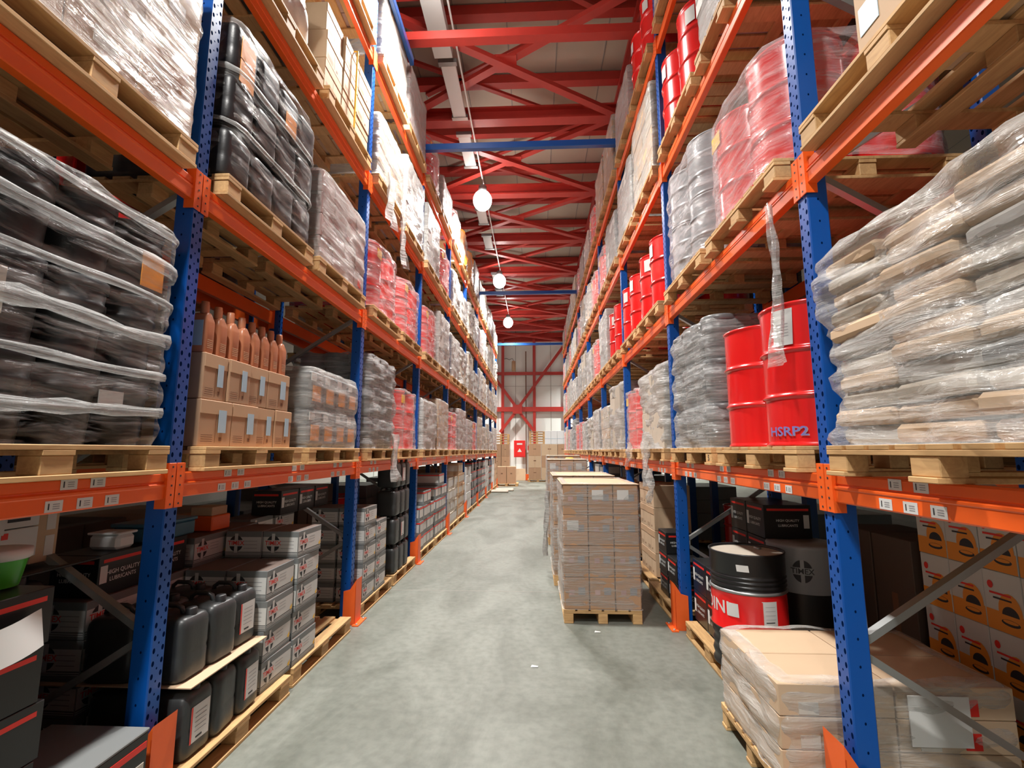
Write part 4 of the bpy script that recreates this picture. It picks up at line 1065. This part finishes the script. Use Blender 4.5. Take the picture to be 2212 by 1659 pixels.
# small goods above them
for i, (Y, z_, off, w, h, m, lab) in enumerate(((1.98, 1.43, .62, .22, .14, 'carton', 'small brown carton with white stickers under the first beam, lower one'), (1.95, 1.575, .66, .15, .12, 'carton', 'small brown carton with white stickers under the first beam, upper one'),
      (2.42, 1.30, .62, .2, .15, 'boxwhite', 'white red-printed small carton under the beam, lower one'), (2.42, 1.455, .62, .2, .15, 'boxwhite', 'white red-printed small carton under the beam, upper one'), (2.60, 1.25, .66, .14, .30, 'carton2', 'tan upright carton beside the red-printed ones'))):
    r = empty('small_carton'); q = MB(); q.box(-w/2, w/2, 0, .2, 0, h, m, .003); q.build('carton_body', r)
    q = MB()
    if m == 'boxwhite': q.box(-w/2-.002, -w/2, .01, .19, .01, h-.01, 'redstripe'); q.box(-.08, -.05, -.002, 0, h*.7, h*.9, 'redstripe'); q.box(-.06, .05, -.002, 0, h*.2, h*.3, 'ink')
    else: q.box(.0, .05, -.002, 0, h*.1, h*.45, 'paper'); q.box(.0, .05, -.002, 0, h*.55, h*.9, 'paper')
    q.build('print', r); side_obj(r, 'L', Y, z_-.01, off); tag(r, lab, 'carton', 'small cartons under the first beam')
for i, (w, m, lab) in enumerate(((.10, 'blue', 'blue carton standing upright under the beam'), (.09, 'boxwhite', 'white carton with black oval standing upright under the beam'))):
    r = empty('small_carton'); q = MB(); q.box(-w/2, w/2, 0, .2, 0, .24, m, .003); q.build('carton_body', r)
    if i: q = MB(); disc(q, 'front', -.001, 0, .12, .02, .035, 'ink'); q.box(-w/2, -w/2+.03, -.003, -.0005, 0, .05, 'orange'); q.build('print', r)
    side_obj(r, 'L', 2.19+.1*i, 1.42, .60); tag(r, lab, 'carton')
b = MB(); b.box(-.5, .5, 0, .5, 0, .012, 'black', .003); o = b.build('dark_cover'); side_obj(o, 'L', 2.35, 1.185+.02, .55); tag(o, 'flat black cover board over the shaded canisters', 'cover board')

# ---------------------------------------------------------------- ground level, right rack
floor_pallet('R', 4.62, -.02, 'floor pallet under the black and red drum, right rack', 'euro')
r = empty('steel_drum'); q = MB(); rr = .285; h = .88
def ribs(z0, z1, n):
    P = []
    for i in range(n*4+1):
        t = i/(n*4); P.append((rr-.003-.006*math.cos(2*math.pi*t*n), z0+(z1-z0)*t))
    return P
q.lathe([(rr-.01, 0), (rr+.004, .004), (rr+.004, .014), (rr-.003, .02)]+ribs(.05, .28, 3)+[(rr-.003, .29)], 'black', 40)
q.lathe([(rr-.003, .29), (rr+.008, .298), (rr+.008, .303), (rr-.001, .312), (rr-.001, .575)], 'red', 40, cap=False)
q.lathe([(rr-.001, .575), (rr+.008, .583), (rr+.008, .592), (rr-.002, .60)], 'galv', 40, cap=False)
q.lathe([(rr-.002, .60)]+ribs(.61, .71, 3)+[(rr-.002, .72), (rr-.002, h-.02), (rr+.005, h-.012), (rr+.005, h), (rr-.006, h), (rr-.008, h-.02)], 'black', 40, cap=False); q.build('drum_shell', r)
q = MB(); q.lathe([(rr-.008, h-.02), (.001, h-.018)], 'load_pale', 40, cap=False); q.lathe([(.03, h-.018), (.03, h-.003), (.001, h-.002)], 'galv', 12, .14, .1); q.build('lid', r)
q = MB(); wrap_text(q, 'ADINI', -181, .455, .135, 'paper', r=.2855, sx=1.1)
sl = []
for k in range(7):
    t = k/6; a0_, a1_ = R(-146+19*t), R(-142+14*t); sl += [(.2858*math.cos(a0_), .2858*math.sin(a0_), .405), (.2858*math.cos(a1_), .2858*math.sin(a1_), .505)]
q.add(sl, [(2*k, 2*k+2, 2*k+3, 2*k+1) for k in range(6)], 'paper', smooth=True); q.build('lettering', r)
q = MB(); curved(q, -82, 12, .36, .54, 'paper', r=.2856); curved(q, -93.2, .8, .365, .535, 'redstripe', r=.2862)
for k in range(4): curved(q, -81, 8, .50-.03*k, .502-.03*k, 'inkgrey', r=.2862)
curved(q, -82, 7, .385, .392, 'ink', r=.2862); curved(q, -118, 9, .75, .80, 'paper', r=.284, slant=-.02); q.build('paper_label', r)
r.location = (1.74, 4.27, .146); r.rotation_euler = (0, 0, 0)
tag(r, 'black steel drum with red middle band and white lettering, right rack floor level', 'drum')
r = empty('fibre_drum'); q = MB(); q.lathe([(.27, 0), (.275, .5), (.275, .52)], 'black', 36); q.lathe([(.276, .52), (.276, .87), (.28, .88), (.27, .9), (.001, .895)], 'greydrum', 36, cap=False); q.build('drum_shell', r)
q = MB(); rr2 = .2785; m_ = MB(); disc(m_, 'front', 0, 0, 0, .075, .09, 'ink', n=24)
def warp(src, a0):
    for v in list(src.v):
        yield v
vs = []
for k in range(25):
    x = -.075+.15*k/24; zh = .09*math.sqrt(max(0, 1-(x/.075)**2)); a = R(-118)+x/rr2
    vs += [(rr2*math.cos(a), rr2*math.sin(a), .70-zh), (rr2*math.cos(a), rr2*math.sin(a), .70+zh)]
q.add(vs, [(2*k, 2*k+2, 2*k+3, 2*k+1) for k in range(24)], 'ink', smooth=True)
for (x0, x1, z0, z1, e) in ((-.014, .014, -.095, .095, .001), (-.085, .085, -.028, .03, .0015)):
    vs = []
    for k in range(7):
        x = x0+(x1-x0)*k/6; a = R(-118)+x/rr2; vs += [((rr2+e)*math.cos(a), (rr2+e)*math.sin(a), .70+z0), ((rr2+e)*math.cos(a), (rr2+e)*math.sin(a), .70+z1)]
    q.add(vs, [(2*k, 2*k+2, 2*k+3, 2*k+1) for k in range(6)], 'greydrum')
wrap_text(q, 'TIMEX', -118, .70, .06, 'ink', r=rr2+.003); q.build('emblem', r)
r.location = (2.32, 4.52, .146); tag(r, 'grey and black drum with round cross emblem behind the red-banded drum', 'drum')
# black cartons behind and beside the drum
zz = .146
for t_ in range(2):
    for i in range(2):
        blackc('R', 4.72+.38*i, zz+.30*t_, .10, 'black lubricant carton between the blue post and the drum, %s tier, %s' % (tiern[t_], ('beside the drum', 'beside the post')[i]), p=(bc3 := black_carton_proto(.37, .42, .295)) if (t_ == 0 and i == 0) else bc3)
for i in range(2):
    for t_ in range(4):
        blackc('R', 4.83+.385*i, .146+.30*t_, .56, 'black lubricant carton in the dark behind the drum, %s tier, %s one' % (tiern[t_] if t_ < 3 else 'top', ('near', 'far')[i]), p=bc3)
floor_pallet('R', 6.12, -.04, 'floor pallet with loose wrapping past the blue post, right rack', 'euro')
floor_pallet('R', 7.4, -.0, 'floor pallet under brown cartons, right rack third bay', 'euro')
for t_, (Ys) in enumerate(((5.75, 6.15), (5.78, 6.17), (6.17,))):
    for i, Y in enumerate(Ys):
        blackc('R', Y, .146+.243*t_, .02, 'black carton past the blue post, %s tier, %s one' % (tiern[t_], ('near', 'far')[i]))
for i in range(2):
    for t_ in range(4):
        o = clone(big); side_obj(o, 'R', 7.1+.42*i, .146+.303*t_, .1, rz=.03)
        tag(o, 'brown carton in the shade past the black cartons, %s tier, %s column' % (tiern[t_], ('near', 'far')[i]), 'carton', 'brown cartons in the right rack shade')
block('R', 3, 'near', 3, 4, .38, .5, .28, BR, 'brown cartons on the floor level', 'brown carton', style='euro')
block('R', 3, 'far', 3, 4, .38, .5, .28, BR, 'brown cartons on the floor level', 'brown carton')
block('R', 4, 'near', 3, 5, .38, .5, .27, ('greyp', 'paper_warm'), 'dark cartons on the floor level', 'dark carton')
block('R', 5, 'near', 3, 4, .38, .5, .28, BR, 'brown cartons on the floor level', 'brown carton')
# orange printed cartons behind the flat load
op = empty('printed_carton'); q = MB(); q.box(-.115, .115, 0, .22, 0, .33, 'boxwhite', .003); q.build('carton_body', op)
q = MB(); e = -.001
rect(q, 'front', e, -.112, .112, .0, .11, 'orangeprint'); disc(q, 'front', e-.0004, .035, .12, .07, .10, 'orangeprint'); disc(q, 'front', e-.0008, .035, .10, .05, .05, 'ink', 0, 180)
disc(q, 'front', e-.0008, .03, .06, .055, .018, 'ink'); disc(q, 'front', e-.0012, .03, .066, .045, .010, 'orangeprint'); disc(q, 'front', e-.0008, -.07, .25, .018, .022, 'redstripe')
rect(q, 'front', e-.0008, -.08, .05, .20, .212, 'redstripe'); rect(q, 'front', e-.0008, -.06, .05, .175, .185, 'ink'); q.build('printed_panel', op)
floor_pallet('R', 3.0, 1.12, 'floor pallet under the orange-printed cartons, right rack', 'euro'); floor_pallet('R', 1.75, 1.12, 'second floor pallet under the orange-printed cartons, right rack', 'euro')
for t_ in range(4):
    for i in range(9):
        o = clone(op); side_obj(o, 'R', 3.50-.235*i, .146+.333*t_, 1.14, rz=rn.uniform(-.02, .02))
        tag(o, 'white and orange printed carton, %s tier, column %s from the dark tall cartons' % (tiern[t_] if t_ < 3 else 'top', ['one', 'two', 'three', 'four', 'five', 'six', 'seven', 'eight', 'nine'][i]), 'carton', 'orange-printed cartons')
# tall dark cartons beside them
for i in range(2):
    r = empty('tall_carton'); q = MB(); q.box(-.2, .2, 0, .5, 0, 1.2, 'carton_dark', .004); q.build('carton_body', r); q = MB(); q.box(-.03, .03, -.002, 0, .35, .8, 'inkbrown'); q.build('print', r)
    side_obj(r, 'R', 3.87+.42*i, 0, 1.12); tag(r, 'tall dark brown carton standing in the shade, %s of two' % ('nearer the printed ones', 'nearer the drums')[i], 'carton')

# flat wrapped load on a pallet in the front corner
z0 = 0
o = clone(PP[('euro', False)]); o.location = (1.85, 2.80, 0); o.rotation_euler = (0, 0, 0); o.scale = (1, .75, 1); tag(o, 'floor pallet under the flat wrapped cartons at the bottom corner', 'pallet', 'wooden pallets on the floor')
r = empty('wrapped_load'); tz = .16
for t_ in range(3):
    for i in range(2):
        for j in range(2):
            q = MB(); q.box(-.59+.595*i, -.005+.595*i, .01+.4*j, .40+.4*j, t_*tz, t_*tz+tz-.004, 'carton2', .004)
            c_ = q.build('carton', r)
            q = MB(); q.box(-.59+.595*i+.1, -.59+.595*i+.2, .006+.4*j, .01+.4*j, t_*tz+.01, t_*tz+.07, 'paper_warm'); q.box(-.59+.595*i+.32, -.59+.595*i+.40, .004+.4*j, .008+.4*j, t_*tz+.02, t_*tz+.10, 'redstripe')
            q.build('sticker', c_)
q = MB(); q.box(.05, .35, -.012, -.006, .20, .44, 'paper'); q.build('document_pouch', r)
film_mb(1.2, .84, .485, 3, 'film_mid', .02, tiers=3, tier_amp=.02, rings=28, res=20, top='lip', r=.06).build('stretch_film', r)
r.location = (1.85, 2.79, .146)
tag(r, 'flat wrapped block of tan cartons, low, at the bottom corner behind the blue post', 'wrapped cartons')

# ---------------------------------------------------------------- wrapped loads standing in the aisle
def aisle_load(x0, Y0, w, d, h, lab, seed, far=False):
    p = MB()
    a = MB(); n = 6
    r = empty('pallet')
    for i in range(n): a.box(i*(w-.12)/(n-1), i*(w-.12)/(n-1)+.12, 0, d, .122, .144, 'wood', .003)
    a.build('deck_boards', r)
    for y in (0, d/2-.05, d-.1): q = MB(); q.box(0, w, y, y+.1, .1, .122, 'wood', .003); q.build('stringer_board', r)
    for x in (0, w/2-.05, w-.1):
        for y in (0, d/2-.07, d-.14): q = MB(); q.box(x, x+.1, y, y+.14, .022, .1, 'wood', .004); q.build('block', r)
        q = MB(); q.box(x, x+.1, 0, d, 0, .022, 'wood', .003); q.build('bottom_board', r)
    r.location = (x0, Y0, 0); tag(r, 'floor pallet of the %s' % lab[0], 'pallet', 'pallets standing in the aisle')
    L_ = empty('wrapped_load'); tn = 4; th = (h-.146-.01)/tn; cols = 3; rows = 3; rn2 = random.Random(seed)
    for t_ in range(tn):
        for i in range(cols):
            for j in range(rows):
                if 0 < i < cols-1 and 0 < j < rows-1: continue
                cw, cd = w/cols, d/rows; x_, y_ = -w/2+i*cw+.004, j*cd+.004
                q = MB(); q.box(x_, x_+cw-.008, y_, y_+cd-.008, t_*th, t_*th+th-.004, 'carton', .006); c_ = q.build('carton', L_)
                q = MB()
                if j == 0: q.box(x_+cw*.55, x_+cw*.82, y_-.002, y_, t_*th+th*.45, t_*th+th*.68, 'inkgrey'); q.box(x_+cw*.2, x_+cw*.4, y_-.002, y_, t_*th+th*.45, t_*th+th*.6, 'tint_pink')
                if i == 0: q.box(x_-.002, x_, y_+cd*.3, y_+cd*.6, t_*th+th*.4, t_*th+th*.7, 'inkgrey')
                if q.v: q.build('print', c_)
                if j == 0 and rn2.random() < .45:
                    q = MB(); q.box(x_+cw*.15, x_+cw*.6, y_-.004, y_-.002, t_*th+th*.5, t_*th+th*.82, 'paper'); q.build('sticker', c_)
    q = MB(); q.box(-w/2-.01, w/2+.01, -.01, d+.01, tn*th, tn*th+.005, 'carton2'); q.build('top_sheet', L_)
    film_mb(w+.02, d+.02, tn*th+.002, seed, 'film_aisle', .010, tiers=4, tier_amp=.012, rings=34, res=18, top='lip', r=.035, hang=.004, flare=.02).build('stretch_film', L_)
    L_.location = (x0+w/2, Y0, .146); tag(L_, lab[1], 'wrapped cartons', 'wrapped carton loads in the aisle'); return L_
aisle_load(.30, 5.52, .83, 1.15, 1.47, ('nearest wrapped carton load in the aisle', 'tall wrapped carton load in the aisle, first and nearest, with white stickers'), 11)
aisle_load(.25, 6.98, .85, 1.15, 1.49, ('second wrapped load in the aisle', 'wrapped carton load directly behind the nearest one in the aisle'), 12)
aisle_load(.25, 9.9, .78, 1.1, 1.66, ('third, taller wrapped load in the aisle', 'taller wrapped load in the aisle with a yellow spot on top, third in the row'), 13)
aisle_load(.28, 11.6, .78, 1.1, 1.72, ('last wrapped load in the aisle row', 'last wrapped load of the aisle row, partly hidden by the third'), 14)
q = MB(); q.lathe([(.09, 0), (.07, .015), (.001, .02)], 'yellow', 10, .72, 10.4); o = q.build('yellow_note'); o.location = (0, 0, 1.672); tag(o, 'small yellow patch lying on top of the third aisle load', 'patch')
strip_b = MB(); hang_strip(strip_b, 0, 0, 0, .95, .2, 'film_white', 8, curl=.05); o = strip_b.build('torn_film'); o.location = (.21, 7.6, 1.22); o.rotation_euler = (0, 0, -math.pi/2); tag(o, 'bright loose film flap on the aisle side of the second wrapped load', 'torn film')

# ---------------------------------------------------------------- end of the aisle
ec = {}
def end_carton(x, y, z, w, d, h, m, label, grp, marks=True):
    k = (w, d, h, m)
    if k not in ec:
        r = empty('carton'); q = MB(); q.box(-w/2, w/2, 0, d, 0, h, m, .006); q.build('carton_body', r); q = MB()
        if m != 'white': q.box(-w*.1, w*.1, -.003, -.0005, h*.55, h*.62, 'inkbrown'); q.box(-.012, .012, -.003, -.0005, 0, h, 'carton_flap')
        else: q.box(-.2, .2, -.003, -.0005, h*.4, h*.42, 'paper_blue')
        q.build('print', r); ec[k] = r
    o = clone(ec[k]); o.location = (x, y, z); tag(o, label, 'carton', grp)
def plain_pallet(x, y, label, w=1.2, z=0):
    o = clone(PP[('euro', True)]); o.location = (x, y, z); o.rotation_euler = (0, 0, 0); tag(o, label, 'pallet', 'wooden pallets at the end wall'); return o
plain_pallet(.15, 29.2, 'pallet under the right-hand carton stacks by the end wall, left one'); plain_pallet(1.45, 29.2, 'pallet under the right-hand carton stacks by the end wall, right one')
tn3 = ['bottom', 'second', 'third', 'top']
for i, (x, w) in enumerate(((-.02, .74), (.85, .95), (1.62, .55))):
    for t_ in range(3): end_carton(x, 29.2, .146+.69*t_, w, .8, .685, 'carton2' if (i+t_) % 2 else 'carton', 'big brown carton by the end wall, %s column beside the fire cabinet, %s tier' % (ords[i], tn3[t_]), 'big cartons by the end wall')
for i in range(5):
    plain_pallet(.12, 29.2, 'empty pallet on top of the brown cartons by the wall, %s of five from below' % ords[i], z=2.226+.15*i).scale = (.78, .8, 1)
for i in range(4): end_carton(.76+.37*i, 29.2, 2.226, .36, .6, .78, 'white', 'white box on top of the big brown cartons, %s of four from the pallet pile' % ords[i], 'white boxes by the end wall')
plain_pallet(-2.0, 28.2, 'pallet under the left carton stack by the end wall')
for i, x in enumerate((-2.2, -1.72)):
    for t_ in range(3): end_carton(x, 28.2, .146+.68*t_, .46, .7, .675, 'carton', 'brown carton beside the rack end, %s column, %s tier' % (ords[i], tn3[t_]), 'cartons beside the rack end')
for i in range(4): plain_pallet(-1.98, 28.2, 'empty pallet on the carton stack beside the rack end, %s from below' % ords[i], z=2.19+.15*i).scale = (.8, .7, 1)
plain_pallet(-1.5, 25.6, 'pallet under the two cartons standing alone at the aisle end')
for i, x in enumerate((-1.74, -1.25)): end_carton(x, 25.65, .146, .47, .6, .86, 'carton', 'brown carton standing alone before the wall, %s of the pair' % ('left', 'right')[i], 'pair of cartons at the aisle end')
for i in range(2):
    q = MB(); q.box(-.42, .42, -.3, .3, 0, .1, 'load_pale', .04); o = q.build('wrapped_sack'); o.location = (-1.62+.2*i, 22.0+.8*i, .0); tag(o, 'flat pale wrapped sack lying on the floor, %s' % ('nearer one', 'farther one')[i], 'sack', 'flat sacks on the floor')
r = empty('fire_hose_cabinet', (-.98, 31.02, 1.42)); q = MB(); q.box(-.36, .36, 0, .22, 0, 1.05, 'red', .01); q.build('cabinet_body', r)
q = MB(); q.box(-.32, .32, -.015, 0, .05, 1.0, 'red', .006); q.build('door', r); q = MB(); q.add([(-.14, -.018, .33), (.14, -.018, .33), (0, -.018, .55)], [(0, 1, 2)], 'paper'); q.box(-.17, .17, -.02, -.016, .78, .88, 'paper'); q.build('label', r)
tag(r, 'red fire hose cabinet on the end wall with a white triangle', 'hose cabinet')
r = empty('wall_sign', (-.38, 31.42, 1.7)); q = MB(); q.box(-.16, .16, 0, .015, 0, .72, 'white', .002); q.build('board', r); q = MB(); q.box(-.1, .1, -.003, 0, .15, .45, 'redstripe'); q.add([(-.05, -.004, .2), (.05, -.004, .2), (0, -.004, .42)], [(0, 1, 2)], 'white'); q.build('symbol', r)
tag(r, 'white sign with red fire symbol beside the hose cabinet', 'sign')
q = MB(); q.box(-.55, .42, 0, .1, 0, .38, 'orange', .01); o = q.build('floor_barrier'); o.location = (-.72, 30.7, 0); tag(o, 'low orange barrier on the floor under the fire cabinet', 'barrier')
q = MB(); q.box(-.35, .35, 0, .05, 0, .72, 'carton2', .004); o = q.build('leaning_cardboard'); o.location = (-.95, 30.55, .0); o.rotation_euler = (-.05, 0, 0); tag(o, 'flat brown cardboard panel leaning under the fire cabinet', 'cardboard panel')
r = empty('wall_heater', (-1.36, 31.1, 6.95)); q = MB(); q.lathe([(.11, 0), (.13, .03), (.13, .6), (.10, .66), (.001, .67)], 'yellow' if False else 'carton_flap', 16); q.build('casing', r)
q = MB(); q.tube([(0, 0, .66), (-.08, .1, .85), (-.3, .2, .78), (-.5, .3, .9), (-.62, .33, .85)], .015, 'ink'); q.build('cable', r); tag(r, 'tan cylindrical unit with a curled cable high on the end wall', 'wall unit')

# ---------------------------------------------------------------- rack row backing onto these ones (near bays seen through the openings)
def back_row():
    gen = [('carton', 1.1), ('pinkgrey', .9), ('greyp', 1.0), ('red', .86), ('carton_dark', 1.15), ('load_pale', .9)]
    rn3 = random.Random(8)
    for side in 'LR':
        s = 1 if side == 'R' else -1; off = DEPTH+.25
        for n in range(0, 10):
            q = MB(); q.box(-.05, .05, 0, .1, 0, 7.4, 'blue'); o = q.build('rack_post'); place(o, side, Z1+(n-1)*PITCH+.0, 0, off)
            tag(o, 'blue post of the rack behind, %s, %s from the camera' % (SD[side][0], ords[n]), 'rack upright', 'posts of the racks behind')
        for bay in range(0, 9):  # farther bays are added to block light coming through the racks
            for lv in range(1, 4):
                q = MB(); q.box(-PITCH/2+.05, PITCH/2-.05, 0, .05, -.06, .06, 'orange'); o = q.build('shelf_beam'); place(o, side, Z1+(bay-.5)*PITCH, LEV[lv], off)
                tag(o, 'orange beam of the rack behind, %s, %s bay, %s' % (SD[side][0], ords[bay], lvn[lv]), 'shelf beam', 'beams of the racks behind')
            for lv in range(0, 4):
                for half in NF:
                    if (bay < 5 and rn3.random() < .12) or (lv == 0 and side == 'R' and bay < 2): continue
                    z = LEV[lv]+HB if lv else 0
                    o = clone(PP[('euro', True)]); place(o, side, slotY(bay, half), z, off); tag(o, 'pallet in the rack behind, %s' % where(side, lv, bay, half), 'pallet', 'pallets in the racks behind')
                    m, h = rn3.choice(gen)
                    if m == 'red':
                        r = empty('drum_load')
                        for i in range(2):
                            q = MB(); q.lathe(drum_prof(), 'red', 20, -.3+.6*i, .32); q.build('drum', r)
                    else:
                        r = empty('carton_load'); nx, nz = rn3.choice(((3, 3), (4, 4), (3, 4))) if bay < 4 else (2, 2)
                        for i in range(nx):
                            for k in range(nz):
                                q = MB(); q.box(-.58+i*1.16/nx+.003, -.58+(i+1)*1.16/nx-.003, rn3.uniform(0, .02), 1.0, k*h/nz, (k+1)*h/nz-.004, m, .006); q.build('carton', r)
                    place(r, side, slotY(bay, half), z+.145, off); tag(r, ('pair of red drums' if m == 'red' else 'block of stacked cartons')+' in the rack behind, %s' % where(side, lv, bay, half), 'stacked goods', 'goods in the racks behind')
back_row()

# small marks
for (x, y, n) in ((-.02, 4.45, 'in the middle of the floor'), (.62, 5.28, 'in front of the nearest aisle pallet')):
    q = MB(); q.add([(-.03, -.015, .003), (.03, -.02, .006), (.035, .012, .003), (-.02, .02, .008)], [(0, 1, 2, 3)], 'paper'); o = q.build('paper_scrap'); o.location = (x, y, 0)
    tag(o, 'tiny white paper scrap lying '+n, 'scrap', 'paper scraps')
for o in list(sc.objects):
    if o.get('label') == 'wooden pallet, '+where('R', 1, 1, 'far'):
        q = MB(); put_text(q, '5', .53, .058, .07, 'ink', 'front', .003); q.build('stamp', o)

# remove the builders' source copies that were never placed
for o in [o for o in sc.objects if o.parent is None and o.type in ('EMPTY', 'MESH') and 'label' not in o and 'kind' not in o]:
    ks = [o]
    def walk(p):
        for c in KIDS.get(p.name, ()): ks.append(c); walk(c)
    walk(o)
    for k in reversed(ks): bpy.data.objects.remove(k)
